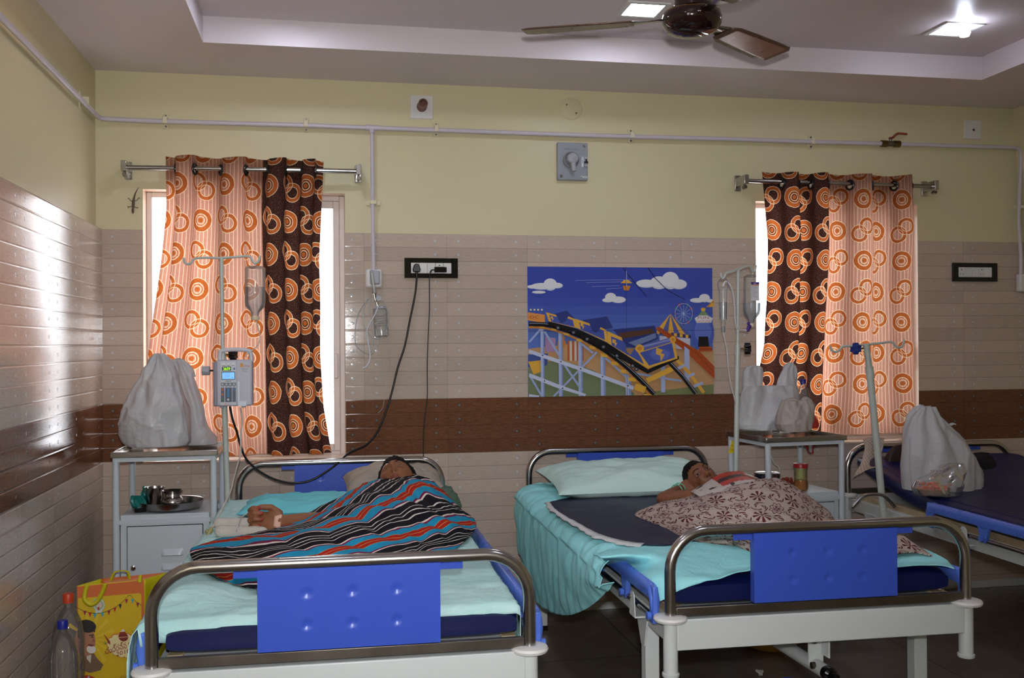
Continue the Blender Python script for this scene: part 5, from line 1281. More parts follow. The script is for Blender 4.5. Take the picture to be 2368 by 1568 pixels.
g = G().lathe([(.0408, .05), (.0408, .128)], 36, c); obj('label_blue', g, M('navy_label', (18, 30, 84), .4), t); g = G().lathe([(.0408, .128), (.0408, .146)], 36, c); obj('label_yellow', g, M('yellow_label', (206, 196, 20), .4), t)
c = wy(1880, 992, -.50); g = lump([(962, 1874, 1884), (972, 1872, 1889), (984, 1873, 1891), (990, 1876, 1890)], -.42, .018, 4, amp=.004, sc=40, n=20, floor_z=zt1+.002)
tag(obj('snack_packet', g, M('red_yellow_wrapper', (176, 40, 20), .35, 0, .2, 30), sm=30), 'small red snack packet behind the steel tumbler', 'packet')
# red pouch hanging below the tray
t = thing('red_pouch', 'red and silver pouch hanging under the right locker tray', 'pouch', wy(1873, 1010, -.30))
obj('pouch', lump([(1006, 1854, 1896), (1014, 1855, 1894), (1026, 1860, 1888), (1036, 1866, 1882), (1048, 1872, 1878)], -.30, .014, 6, amp=.004, sc=30, n=24), M('red_foil', (150, 26, 30), .3, .2, .1), t, sm=60)
obj('silver_band', lump([(1007, 1868, 1880), (1026, 1869, 1879), (1046, 1873, 1877)], -.316, .006, 6, amp=.002, sc=30, n=16), M('silver_foil', (190, 186, 186), .3, .6), t, sm=60)
tag(obj('pouch_hook', G().tube(cr([wy(1873, 1010, -.30), wy(1873, 1004, -.29), wy(1873, 1000, -.27)], 4), .002, 6), mDull), 'thin wire holding the red pouch to the tray', 'hook')
# lower shelf
c = V((wy(1774, 1100, -.33).x, -.33, HS+.001)); t = thing('steel_tin', 'round lidded steel tin on the lower shelf of right locker', 'tin', c)
obj('tin_body', G().lathe([(0, 0), (.06, 0), (.063, .004), (.063, .05)], 36, c), mSteel, t); obj('lid', G().lathe([(.065, .046), (.0655, .066), (.062, .069), (.055, .067), (0, .069)], 36, c), mSteel, t)
c = V((wy(1852, 1128, -.50).x, -.50, HS+.001)); t = thing('pickle_jar', 'glass jar with red lid and golden oil on right locker', 'jar', c)
obj('jar_glass', G().lathe([(0, .0), (.030, 0), (.0345, .004), (.0350, .03), (.031, .055), (.0315, .095), (.033, .112), (.031, .116)], 32, c), clear('yellowish_glass', (246, 244, 206), .93, .06), t)
obj('oil', G().lathe([(0, .003), (.029, .003), (.0325, .007), (.0330, .03), (.030, .052), (0, .052)], 32, c), M('golden_oil', (190, 110, 8), .1, 0, .25, 40, trans=.25), t)
obj('lid', G().lathe([(.0355, .113), (.0355, .130), (.034, .133), (0, .133)], 32, c), M('red_lid', (160, 18, 22), .35), t)
c = V((wy(1822, 1130, -.42).x, -.42, HS+.001)); t = thing('snack_bowl', 'small steel bowl heaped with red snack beside the oil jar', 'bowl', c)
obj('bowl', G().lathe([(0, 0), (.028, 0), (.034, .028), (.0355, .029), (.033, .027), (.027, .003), (0, .003)], 28, c), mSteel, t)
g = G(); random.seed(5)
for k in range(26): g.ball(c+V((random.uniform(-.024, .024), random.uniform(-.024, .024), random.uniform(.022, .05))), random.uniform(.006, .01), 8, 6)
obj('snack_heap', g, M('red_snack', (150, 46, 34), .6, 0, .3, 90), t)
c = wz(1812, 1152, HS+.03); tag(obj('cloth_bundle', lump([(1112, 1798, 1816), (1122, 1790, 1828), (1136, 1788, 1834), (1148, 1790, 1836)], -.56, .04, 8, amp=.006, sc=24, n=28, floor_z=HS+.002), M('pink_green_cloth', (120, 90, 92), .8, 0, .3, 24), sm=180), 'small pink and green cloth bundle on lower shelf of right locker', 'cloth')
# price tag on the leg
a = kp(-.2025, .18, 0); p = wy(1686, 1036, a.y-.016); q = Pr(V((a.x+.002, a.y-.0185, p.z)), V((.94, -.05, -.34)).normalized(), V((.34, 0, .94)).normalized())
q.poly([(-.016, -.034), (.016, -.022), (.016, .036), (-.016, .036)], (222, 200, 20)).text('SAVE', 0, .006, .014, (190, 40, 30), .027).text('1.00', 0, -.014, .014, (190, 40, 30), .026)
g = q.g; tag(obj('price_sticker', g, mPrint, sm=0), 'yellow sticker reading save 1.00 on a right locker leg', 'sticker')
line('white_cord', 'thin white cord hanging behind the right locker legs', [wy(1781, 1036, -.2), wy(1784, 1055, -.2), wy(1790, 1072, -.2), wy(1800, 1080, -.2), wy(1803, 1092, -.22), wy(1797, 1100, -.25)], .0028, mPlW, 'cord')
# ---------------------------------------------------------------- drip stands, bottles, pump
mPole = M('pole_enamel', (190, 196, 188), .3, 0, .06, 20)
def stand(label, y, low, mid, top, hooks, knobs, group, r0=.0125, r1=.0085):
    a, m, b = wy(*low, y), wy(*mid, y), wy(*top, y); t = thing('drip_stand', label, 'drip stand', (a.x, a.y, a.z), 0, group)
    d = (a-m).normalized(); base = a+d*max(0, (a.z-.50)/abs(d.z))
    ot = obj('outer_tube', G().cyl(base, m, r0, 20), mPole, t); obj('collar', G().cyl(m-(b-m).normalized()*.05, m+(b-m).normalized()*.004, r0*1.18, 20), mPole, ot)
    obj('inner_rod', G().cyl(m-(b-m).normalized()*.04, b, r1, 16), mPole, t)
    for hk in hooks: obj('hook_arm', G().tube(cr([wy(x, yy, y+dy) for x, yy, dy in hk], 6), .0056, 10, rnd=True), mPole, t)
    if knobs:
        px, py, sx, mt = knobs; c = wy(px, py, y-.004); mx = wy(px, py, y).x; e = V((sx, -.25, 0)).normalized(); g = G(); u = V((0, 0, 1)); w_ = e.cross(u); kn = []
        for i in range(40):
            q = 2*pi*i/40; rr = .0245+.0045*cos(6*q); kn.append((rr*cos(q), rr*sin(q)))
        g.prism(kn, u, w_, e, c, .028); k = obj('clamp_knob', g, mt, t, bev=.002)
        obj('knob_screw', G().cyl(c-e*.045, c+e*.002, .005, 10), M('brass_screw', (150, 120, 80), .4, .8), k)
    return t
GS = 'cream drip stands at the bed heads'
y1, y2 = -.42, -.45
stand('cream drip stand carrying the infusion pump beside the left bed', y1, (527, 1180), (515, 818), (512, 596), [[(512, 597, 0), (470, 596, 0), (449, 599, 0), (444, 606, 0), (437, 611, 0), (428, 608, 0), (425, 598, 0)], [(512, 597, 0), (550, 594, 0), (576, 593, 0), (584, 603, 0), (590, 609, 0), (598, 604, 0), (601, 593, 0)]], (532, 820, 1, mBlk), GS)
stand('cream drip stand with saline bottle and burette beside the middle bed', y2, (1702, 1095), (1706, 800), (1707, 622), [[(1707, 622, 0), (1690, 628, -.03), (1679, 632, -.05), (1676, 640, -.055), (1672, 644, -.055), (1668, 640, -.055), (1667, 634, -.055)], [(1707, 622, 0), (1722, 617, .03), (1734, 616, .04), (1738, 624, .045), (1742, 628, .045), (1746, 624, .045), (1748, 615, .045)]], (1722, 806, 1, mBlk), GS)
stand('cream drip stand leaning with bare hooks beside the right bed', -.66, (2042, 1176), (2010, 850), (2003, 797), [[(2003, 797, 0), (1965, 800, 0), (1948, 802, 0), (1941, 810, 0), (1932, 814, 0), (1923, 810, 0), (1920, 801, 0)], [(2003, 797, 0), (2040, 793, 0), (2062, 791, 0), (2070, 800, 0), (2079, 804, 0), (2088, 798, 0), (2090, 787, 0)]], (1984, 806, -1, M('blue_knob', (30, 52, 130), .4)), GS, .0165, .015)
# bracket loop by the leaning stand
a = wy(1990, 1170, -.5); t = tag(obj('push_loop', G().tube(cr([wy(1972, 1172, -.72), wy(1985, 1158, -.72), wy(2000, 1146, -.72), (wy(2022, 1143, -.72)), wy(2042, 1146, -.72), wy(2056, 1158, -.72), wy(2068, 1172, -.72)], 6), .0075, 12, rnd=True), mSteel, sm=180), 'small bent steel loop at the base of the leaning drip stand', 'handle')
def drip(label, y, c0, body, r, level, mt=None):
    a, b = wy(*body[0], y), wy(*body[1], y); ax = (b-a).normalized(); L = (b-a).length; Q = Matrix.Translation(a) @ V((0, 0, 1)).rotation_difference(ax).to_matrix().to_4x4()
    t = thing('drip_bottle', label, 'drip bottle', (b.x, b.y, b.z))
    obj('hanger', G().tube(cr([wy(*c0, y), a+V((0, 0, .012)), a], 4), .004, 8), mClear, t)
    obj('bottle_wall', G().lathe([(0, 0), (r*.8, 0), (r, .008), (r, L*.70), (r*.92, L*.78), (r*.45, L*.88), (r*.36, L*.95), (r*.36, L)], 32).xf(Q), mClear, t)
    obj('saline', G().lathe([(0, L*level), (r*.95, L*level), (r*.95, L*.70), (r*.87, L*.775), (r*.40, L*.875), (r*.30, L*.95), (0, L*.95)], 32).xf(Q), mFluid, t)
    obj('stopper', G().lathe([(0, L*.97), (r*.42, L*.97), (r*.42, L*1.03), (0, L*1.04)], 20).xf(Q), mClip, t)
    return t, a, ax, L
d1, a, ax, L = drip('half full clear saline bottle hanging over the infusion pump', y1+.0, (590, 608), ((590, 616), (590, 736)), .046, .40)
q = Pr(a+ax*.10+V((.014, -.047, 0)), (1, 0, 0), (0, 0, 1)); q.rect(-.02, -.05, .022, .05, (196, 204, 206))
d2, a, ax, L = drip('saline bottle with purple banded label hanging by the right window', y2+.045, (1742, 627), ((1740, 636), (1737, 752)), .0435, .56)
q = Pr(a+ax*.058+V((-.004, -.0445, -.01)), (1, 0, 0), (0, 0, 1))
q.rect(-.022, -.062, .02, .03, (216, 214, 218)).rect(-.022, .018, .02, .03, (84, 44, 130)).rect(-.022, .012, .02, .016, (210, 130, 60)).text('NS', -.002, .0195, .011, (220, 214, 230), .013)
for k in range(7): q.rect(-.019, .004-k*.008, .012-(k % 3)*.005, .006-k*.008, (150, 148, 156))
obj('label', q.g, mPrint, d2, sm=0)
obj('purple_clamp', G().ball(wy(1731, 748, y2+.03), .008, 12, 8).tube([wy(1733, 755, y2+.03), wy(1729, 764, y2+.03)], [.010, .008], 12, rnd=True), M('purple_plastic', (70, 36, 130), .35), d2)
line('iv_tube', 'white looped tube from the saline bottle to the burette', [wy(1727, 764, y2+.03), wy(1716, 763, y2+.02), wy(1704, 760, y2-.01), wy(1700, 740, y2-.02), wy(1698, 700, y2-.03), wy(1692, 668, y2-.04), wy(1684, 655, y2-.05), wy(1676, 652, y2-.055), wy(1672, 662, y2-.055)], .0038, M('white_tube', (222, 220, 222), .2, 0, 0, coat=.6))
yb2 = y2-.055
t = thing('burette', 'clear measuring burette with fluid hanging on the middle drip stand', 'burette', wy(1672, 765, yb2))
obj('chamber', G().tube([wy(1672.5, 666, yb2), wy(1672.5, 740, yb2)], [.022, .0185], 26), mClear, t); obj('chamber_fluid', G().tube([wy(1672.5, 699, yb2), wy(1672.5, 739, yb2)], [.0195, .017], 26), mFluid, t)
obj('drip_chamber', G().tube([wy(1672.5, 740, yb2), wy(1672.5, 766, yb2), wy(1672.5, 770, yb2)], [.0105, .0095, .004], 18), mClear, t); obj('drip_fluid', G().tube([wy(1672.5, 755, yb2), wy(1672.5, 767, yb2)], [.0085, .0075], 14), mFluid, t)
obj('hang_loop', G().tube(cr([wy(1662, 668, yb2), wy(1660, 655, yb2), wy(1668, 645, yb2), wy(1680, 646, yb2), wy(1684, 660, yb2), wy(1682, 668, yb2)], 5), .0014, 6), M('violet_loop', (110, 70, 150), .5), t)
q = Pr(wy(1672.5, 720, yb2)+V((0, -.0205, 0)), (1, 0, 0), (0, 0, 1), base=.001)
for k in range(9): q.rect(.0, -.03+k*.008, .008, -.0292+k*.008, (60, 60, 110))
obj('scale_marks', q.g, mPrint, t, sm=0)
line('iv_tube', 'white tube running down from the burette behind the bed', [wy(1672.5, 769, yb2), wy(1676, 785, yb2), wy(1681, 810, yb2+.01), wy(1684, 850, yb2+.02), wy(1690, 890, yb2+.03), wy(1698, 920, yb2+.04), wy(1704, 960, yb2+.07), wy(1706, 1010, yb2+.09)], .003, M('white_tube_low', (216, 214, 214), .2, 0, 0, coat=.6))
def pump():
    y = y1-.075; c = wy(541, 886, y); a, b = wy(500, 940, y), wy(583, 832, y); w, h = b.x-a.x, b.z-a.z; c = V(((a.x+b.x)/2, y+.045, (a.z+b.z)/2)); f = y
    t = thing('infusion_pump', 'grey infusion pump with lit green digits and blue screen on stand', 'infusion pump', (c.x, c.y, a.z))
    obj('case', G().box(c, (w, .09, h)), M('pump_grey', (186, 184, 196), .4, 0, .02), t, bev=.008)
    obj('case_side', G().box(c+V((-w/2-.004, .008, -.004)), (.022, .07, h*.98)), M('pump_side', (150, 148, 160), .45, 0, .02), t, bev=.008)
    x0, x1 = c.x-w*.42, c.x+w*.46; zt = c.z+h/2
    obj('carry_handle', G().tube(cr([(x0, y+.03, zt-.01), (x0+.002, y+.03, zt+.028), (x0+.014, y+.03, zt+.041), (c.x, y+.03, zt+.046), (x1-.014, y+.03, zt+.041), (x1-.002, y+.03, zt+.028), (x1, y+.03, zt-.01)], 6), .0095, 12), M('pump_handle', (206, 204, 212), .4, 0, .02), t)
    e = obj('clamp_screw', G().cyl((c.x-w/2, y+.05, c.z+.055), (c.x-w/2-.045, y+.05, c.z+.055), .0045, 10), mBlk, t)
    obj('clamp_knob', G().cyl((c.x-w/2-.032, y+.05, c.z+.055), (c.x-w/2-.066, y+.05, c.z+.055), .0205, 10), mPlG, e, sm=20, bev=.002)
    obj('feet', G().cyl((c.x-w*.36, y+.03, a.z-.008), (c.x-w*.36, y+.03, a.z+.01), .010, 12), mPlG, t); obj('feet', G().cyl((c.x+w*.24, y+.03, a.z-.008), (c.x+w*.24, y+.03, a.z+.01), .010, 12), mPlG, t)
    q = Pr((c.x-w/2, f, a.z), (w, 0, 0), (0, 0, h), base=.0006)
    X_ = lambda px: (px-258)/(617-258); Z_ = lambda py: (600-py)/(600-193)
    def rc(a_, b_, c_, d_, col): q.rect(X_(a_), Z_(d_), X_(c_), Z_(b_), col)
    rc(460, 196, 463, 598, (150, 148, 160)); rc(300, 205, 455, 590, (206, 210, 216))
    for k in range(3): rc(316+k*48, 218, 348+k*48, 236, (222, 226, 222)); rc(318+k*48, 240, 346+k*48, 244, (120, 120, 130))
    rc(318, 252, 406, 286, (20, 26, 24)); q.ell(X_(438), Z_(271), .028, .026, (60, 120, 180)); rc(312, 296, 448, 366, (40, 46, 70))
    rc(350, 377, 410, 382, (90, 130, 120)); rc(304, 392, 456, 420, (120, 124, 134))
    for k in range(4): q.ell(X_(322+k*38), Z_(406), .026, .020, (196, 198, 202)); rc(312+k*38, 424, 334+k*38, 428, (110, 110, 120))
    rc(306, 436, 340, 562, (88, 96, 112)); rc(348, 436, 414, 562, (76, 86, 104)); rc(420, 436, 454, 562, (88, 96, 112))
    q.ell(X_(322), Z_(452), .03, .026, (196, 96, 40)).ell(X_(322), Z_(494), .03, .026, (190, 104, 56)).ell(X_(322), Z_(540), .03, .026, (30, 130, 60)).ell(X_(378), Z_(541), .032, .026, (206, 208, 212)).ell(X_(437), Z_(449), .026, .024, (60, 120, 170))
    rc(368, 444, 390, 516, (60, 130, 190)); rc(476, 382, 490, 560, (222, 228, 236)); rc(476, 556, 558, 600, (216, 222, 232))
    rc(502, 222, 524, 256, (214, 150, 20)); q.text('Orange', X_(558), Z_(254), .07, (206, 90, 40), .2).text('Flow Sens', X_(545), Z_(278), .04, (90, 92, 104), .17).text('MAGNA', X_(545), Z_(296), .035, (90, 92, 104), .12)
    rc(346, 572, 354, 586, (210, 130, 30)); q.text('Orange', X_(372), Z_(586), .03, (206, 110, 60), .09)
    obj('front_panel', q.g, mPrint, t, sm=0)
    q = Pr((c.x-w/2, f, a.z), (w, 0, 0), (0, 0, h), base=.0042)
    q.text('2659', X_(364), Z_(282), .085, (150, 255, 20), .19); obj('lit_digits', q.g, mGlow, t, sm=0)
    q = Pr((c.x-w/2, f, a.z), (w, 0, 0), (0, 0, h), base=.0042); q.rect(X_(318), Z_(361), X_(442), Z_(302), (110, 176, 230)).text('700', X_(368), Z_(345), .085, (88, 130, 190), .15)
    q.rect(X_(325), Z_(312), X_(400), Z_(309), (88, 130, 190)).rect(X_(410), Z_(352), X_(430), Z_(349), (70, 100, 160)); obj('lit_screen', q.g, colmat('lcd', .3, .5, 0, .55), t, sm=0)
    q = Pr((c.x-w/2, f, a.z), (w, 0, 0), (0, 0, h), base=.0042); q.ell(X_(380), Z_(453), .014, .012, (120, 160, 255)).ell(X_(440), Z_(517), .016, .013, (90, 120, 255)); obj('indicator_lamps', q.g, mGlow, t, sm=0)
    return c, w, h, a, b
pc, pw, phh, pa, pb = pump()
line('iv_tube', 'thin clear tube from the hanging saline bottle into the pump', [wy(592, 738, y1), wy(595, 752, y1), wy(601, 775, y1-.02), wy(598, 795, y1-.04), wy(586, 808, y1-.05), wy(572, 818, y1-.06), wy(565, 830, y1-.07)], .0022, mTubeC)
line('iv_tube', 'milky tube from the pump down to the left patient hand', [wy(556, 944, y1-.05), wy(560, 970, y1-.06), wy(557, 1010, y1-.08), wy(556, 1050, y1-.10), wy(548, 1080, y1-.2), wy(540, 1110, y1-.32), wy(532, 1140, -.85), wy(515, 1175, -1.05), wy(496, 1210, -1.15), wy(489, 1224, -1.2)], .0035, mTubeC)
t = tag(obj('tube_connector', G().tube([wy(489, 1222, -1.2), wy(480, 1238, -1.22)], [.007, .006], 10, rnd=True).ball(wy(484, 1229, -1.2), (.016, .01, .008), 10, 8), clear('yellowed_clear', (226, 214, 160), .6, .1), sm=180), 'yellowed clear tube connector at the left edge of the bed', 'connector')
tip = tips1[4][0]
line('cannula_line', 'thin clear line looping over the left patient fingers and towel', [tip+V((0, 0, .010)), wz(584, 1183, .78), wz(572, 1186, .77), wz(560, 1196, .76), wz(552, 1210, .755), wz(547, 1225, .735), wz(550, 1232, .71), wz(572, 1237, .706), wz(596, 1233, .712), wz(625, 1226, .724), wz(650, 1220, .74)], .0018, mTubeC)
# cables
yk = -.02
line('power_cable', 'thick black power cable from wall socket sagging to the pump', [wy(964, 640, -.03), wy(960, 680, -.022), wy(948, 740, -.022), wy(936, 800, -.022), wy(920, 850, -.02), wy(908, 900, -.022), wy(893, 950, -.026), wy(872, 1000, -.05), wy(845, 1030, -.10), wy(806, 1048, -.19), wy(780, 1072, -.27), wy(750, 1094, -.30), wy(716, 1112, -.31), wy(680, 1117, -.31), wy(640, 1110, -.33), wy(600, 1090, -.36), wy(570, 1062, -.38), wy(556, 1030, -.40), wy(548, 1000, -.42), wy(538, 970, -.44), wy(532, 942, -.455)], .0052, mCord, 'cable', 8)
line('charger_cable', 'thin black charger cable hanging straight down the wall', [wy(993, 636, -.022), wy(993, 680, -.014), wy(993, 720, -.014), wy(990, 780, -.014), wy(988, 850, -.014), wy(988, 920, -.014), wy(981, 980, -.014), wy(979, 1040, -.014), wy(981, 1098, -.014)], .0026, mCord, 'cable', 6)
c = wy(963, 622, -.02); t = thing('power_plug', 'black round-shouldered plug in the left socket hole', 'plug', c)
g = G(); pl_ = [(-.018, -.02), (.018, -.02), (.02, -.006), (.013, .016), (.006, .022), (-.006, .022), (-.013, .016), (-.02, -.006)]; g.prism(pl_, (1, 0, 0), (0, 0, 1), (0, -1, 0), c+V((0, .006, .004)), .024); obj('plug_body', g, mBlk, t, bev=.004); obj('strain_relief', G().tube([c+V((0, -.008, -.012)), c+V((.001, -.01, -.042))], [.008, .006], 12), mBlk, t)
c = wy(1018, 624, -.02); t = thing('phone_charger', 'black box charger plugged in the right socket hole', 'charger', c); obj('charger_body', G().box(c+V((0, -.004, 0)), (.062, .034, .028)), mGBlk, t, bev=.004); obj('cord_outlet', G().tube(cr([c+V((-.03, -.004, 0)), c+V((-.044, 0, -.002)), c+V((-.05, 0, -.014))], 4), .004, 8, rnd=True), mBlk, t)
# ---------------------------------------------------------------- printed tile picture: a plain roller-coaster scene
def poster():
    a, b = wy(1221, 918, -.001), wy(1646.5, 620, -.001); w, h = b.x-a.x, b.z-a.z
    t = thing('tile_picture', 'fairground roller coaster picture printed on tiles between the windows', 'picture', ((a.x+b.x)/2, 0, a.z))
    obj('tile_panel', G().box(((a.x+b.x)/2, .002, (a.z+b.z)/2), (w, .012, h)), M('tile_white', (200, 200, 204), .12, 0, 0), t, sm=0)
    q = Pr((a.x, -.0041, a.z), (w, 0, 0), (0, 0, h), .00012, .0002); A = lambda x, y: ((min(max(x, 95), 2060)-95)/1965, (1468-min(max(y, 90), 1468))/1378)
    P = lambda pts, c: q.poly([A(*p) for p in pts], c)
    def Ln(pts, wd, c):
        for (x0, y0), (x1, y1) in zip(pts, pts[1:]):
            dx, dy = x1-x0, y1-y0; l = sqrt(dx*dx+dy*dy); nx, ny = -dy/l*wd/2, dx/l*wd/2; P([(x0-nx, y0-ny), (x1-nx, y1-ny), (x1+nx, y1+ny), (x0+nx, y0+ny)], c)
    E = lambda x, y, rx, ry, c, n=28: P([(x+rx*cos(2*pi*i/n), y-ry*sin(2*pi*i/n)) for i in range(n)], c)
    sky, gold, blu, red, wht, pb, blk, org = (62, 80, 172), (226, 172, 70), (72, 88, 168), (176, 78, 36), (228, 228, 232), (172, 184, 222), (24, 24, 30), (206, 134, 60)
    P([(95, 90), (2060, 90), (2060, 1468), (95, 1468)], sky)
    for k in range(5): P([(95, 420+k*90), (2060, 420+k*90), (2060, 1000), (95, 1000)], (66+k*7, 86+k*9, 176+k*5))
    def cloud(cs):
        for x, y, rx, ry in cs: E(x, y, rx, ry, (206, 210, 222))
        for x, y, rx, ry in cs: E(x, y-ry*.12, rx*.94, ry*.86, wht)
    cloud([(330, 280, 70, 65), (240, 300, 110, 36), (150, 305, 60, 20), (400, 290, 60, 30)]); cloud([(1600, 230, 95, 95), (1480, 255, 100, 70), (1690, 270, 90, 55), (1340, 265, 110, 45)])
    cloud([(960, 415, 60, 50), (1040, 440, 80, 36), (930, 445, 60, 24)]); cloud([(1970, 420, 60, 46), (1890, 445, 80, 26), (2030, 450, 40, 20)]); cloud([(210, 362, 70, 16)])
    for y, x0, x1 in ((235, 590, 1180), (258, 700, 1120), (300, 760, 1060), (324, 910, 1080)): Ln([(x0, y), (x1, y-12)], 4, (150, 160, 205))
    Ln([(1090, 95), (1130, 150), (1220, 260), (1340, 400)], 7, (40, 44, 80)); Ln([(1360, 95), (1430, 200), (1560, 330), (1760, 440)], 7, (40, 44, 80))
    P([(1065, 262), (1100, 228), (1150, 228), (1190, 262)], gold); P([(1085, 290), (1170, 290), (1150, 340), (1100, 340)], org); Ln([(1128, 130), (1128, 300)], 6, pb)
    P([(95, 960), (620, 900), (1000, 960), (1500, 960), (2060, 990), (2060, 1468), (95, 1468)], (196, 152, 108)); P([(95, 1120), (430, 1080), (760, 1190), (1200, 1440), (1200, 1468), (95, 1468)], (122, 134, 102)); P([(1300, 1440), (2060, 1360), (2060, 1468), (1300, 1468)], (128, 134, 92))
    P([(95, 1020), (300, 1010), (290, 1130), (190, 1180), (95, 1150)], (70, 92, 160)); P([(95, 1095), (240, 1080), (240, 1200), (150, 1230)], gold)
    for k in range(4): E(125+k*38, 548, 10, 10, (226, 220, 170))
    P([(95, 575), (270, 600), (270, 690), (95, 660)], (226, 150, 80)); q.text('OC', *A(160, 640), .032, red, .05)
    for k in range(7): P([(500+k*24, 880), (524+k*24, 880), (524+k*24, 1090), (500+k*24, 1090)], ((190, 96, 60), (214, 200, 180))[k % 2])
    P([(270, 830), (380, 850), (370, 1000), (270, 990)], (176, 140, 176)); E(440, 850, 34, 40, org); E(440, 906, 44, 46, org)
    for k in range(12):
        an = k*pi/6; Ln([(1735, 590), (1735+95*cos(an), 590+110*sin(an))], 4, pb); E(1735+95*cos(an), 590+110*sin(an), 13, 16, ((90, 60, 130), (60, 120, 110), (180, 70, 60))[k % 3])
    pts = [(1735+95*cos(k*pi/12), 590+110*sin(k*pi/12)) for k in range(25)]; Ln(pts, 6, pb)
    for k in range(6):
        x0 = 1440+k*62; P([(1590, 590), (x0, 770+k*9), (x0+62, 779+k*9)], (gold, (86, 96, 160))[k % 2])
    for k in range(12): P([(1440+k*31, 772+k*4.6), (1471+k*31, 776+k*4.6), (1471+k*31, 812+k*4.6), (1440+k*31, 806+k*4.6)], (gold, (56, 60, 110))[k % 2])
    P([(1470, 830), (1800, 860), (1800, 980), (1470, 960)], (196, 196, 214)); P([(1975, 520), (2060, 440), (2060, 515)], org); P([(2005, 520), (2040, 470), (2060, 480), (2060, 515)], gold)
    E(1940, 800, 122, 190, (76, 96, 186)); E(1940, 780, 92, 130, (98, 118, 200)); P([(1880, 620), (1945, 540), (2010, 620)], (120, 150, 110)); E(1945, 545, 26, 20, gold)
    P([(1850, 640), (1900, 610), (1990, 610), (2048, 640), (2030, 690), (1870, 690)], wht); q.text('FUN', *A(1945, 648), .03, red, .06); q.text('HOUSE', *A(1948, 688), .028, (206, 110, 40), .078)
    P([(1892, 840), (1995, 840), (2005, 950), (1885, 950)], blk); P([(1900, 950), (2030, 950), (2040, 1000), (1890, 1000)], red); Ln([(1890, 976), (2040, 976)], 6, (120, 46, 24))
    P([(1430, 735), (1470, 735), (1700, 880), (1900, 1000), (2060, 1165), (2060, 1300), (1860, 1110), (1700, 960), (1440, 768)], red); Ln([(1480, 760), (1720, 920), (1880, 1030), (2060, 1230)], 6, (140, 58, 24))
    P([(1735, 940), (1790, 985), (1790, 1330), (1735, 1330)], pb); P([(1480, 1150), (1525, 1150), (1525, 1440), (1480, 1440)], pb)
    for x, y0 in ((238, 700), (425, 770), (630, 850), (865, 1010), (1130, 1200)): P([(x-18-x*.01, y0), (x+14+x*.012, y0), (x+16+x*.012, 1465), (x-16-x*.01, 1465)], pb); P([(x+6, y0), (x+14+x*.012, y0), (x+16+x*.012, 1465), (x+6, 1465)], (134, 150, 200))
    for a_, b_ in (((230, 740), (100, 890)), ((260, 780), (425, 1060)), ((440, 1100), (640, 1400)), ((800, 1000), (350, 1465)), ((630, 900), (760, 1010)), ((890, 1060), (1160, 1320)), ((110, 1250), (230, 1465)), ((1140, 1220), (1700, 1320))): Ln([a_, b_], 22, (160, 174, 216))
    Ln([(95, 985), (640, 1180), (1185, 1390)], 40, (196, 204, 228)); Ln([(95, 1235), (400, 1360), (680, 1465)], 40, (196, 204, 228)); Ln([(95, 1450), (200, 1468)], 30, (196, 204, 228))
    for x, y in ((238, 1030), (425, 1098), (630, 1175), (858, 1262), (1127, 1363), (255, 1300), (440, 1380)): E(x, y, 7, 7, blk)
    tr = cr([V((x, y, 0)) for x, y in ((95, 700), (300, 712), (560, 800), (830, 950), (1060, 1120), (1240, 1290), (1400, 1460))], 6); tr = [(p.x, p.y) for p in tr]
    Ln([(x-20, y+34) for x, y in tr], 22, org)
    for i in range(2, len(tr)-1, 3): x, y = tr[i]; s_ = .7+i*.02; P([(x-70*s_, y+10), (x-6, y+16), (x, y+46*s_), (x-64*s_, y+40*s_)], gold)
    Ln(tr, 46, blk); Ln([(x+4, y-8) for x, y in tr], 8, (130, 140, 160))
    Ln([(1320, 1310), (1620, 1170)], 56, gold); Ln([(1190, 1370), (1300, 1410)], 70, gold); Ln([(1640, 1090), (1780, 1240), (1930, 1450)], 34, gold)
    for k in range(3): Ln([(1640+k*90, 1190+k*95), (1740+k*90, 1140+k*100)], 30, pb)
    Ln([(1560, 1120), (1700, 1270), (1840, 1460)], 44, blk); Ln([(1566, 1112), (1708, 1262), (1848, 1452)], 8, (150, 160, 180))
    P([(290, 672), (580, 750), (905, 905), (1330, 1190), (1660, 1045), (1662, 1082), (1325, 1236), (880, 985), (560, 800), (290, 712)], blk)
    for x, y in ((390, 740), (550, 790), (690, 860), (860, 945), (1000, 1040), (1165, 1150), (1205, 1185)): E(x, y, 24, 22, (40, 42, 50)); E(x, y, 13, 12, (120, 124, 140))
    def bolt(x, y, s_, sk): P([(x-18*s_, y-34*s_), (x+16*s_, y-26*s_+sk), (x+4*s_, y-4*s_), (x+24*s_, y+2*s_), (x+4*s_, y+40*s_), (x+2*s_, y+8*s_), (x-20*s_, y)], gold)
    def car(o, si):
        P(o, gold); cx = sum(p[0] for p in o)/len(o); cy = sum(p[1] for p in o)/len(o); P([(cx+(x-cx)*.80, cy+(y-cy)*.74+8) for x, y in o], blu)
    P([(330, 600), (480, 560), (560, 640), (420, 690)], (52, 64, 130)); car([(265, 575), (370, 605), (410, 690), (470, 700), (495, 620), (570, 650), (590, 745), (295, 672)], 0); bolt(330, 640, .7, 4)
    P([(640, 660), (900, 620), (960, 740), (760, 790)], (52, 64, 130)); car([(570, 645), (715, 695), (750, 800), (800, 815), (830, 735), (890, 765), (905, 900), (590, 745)], 0); bolt(640, 720, 1, 6)
    P([(960, 760), (1400, 720), (1440, 860), (1210, 950), (1110, 940)], (46, 58, 124)); P([(1010, 800), (1380, 750), (1400, 800), (1060, 860)], (90, 60, 50)); P([(1120, 900), (1410, 800), (1420, 850), (1200, 940)], (110, 128, 170))
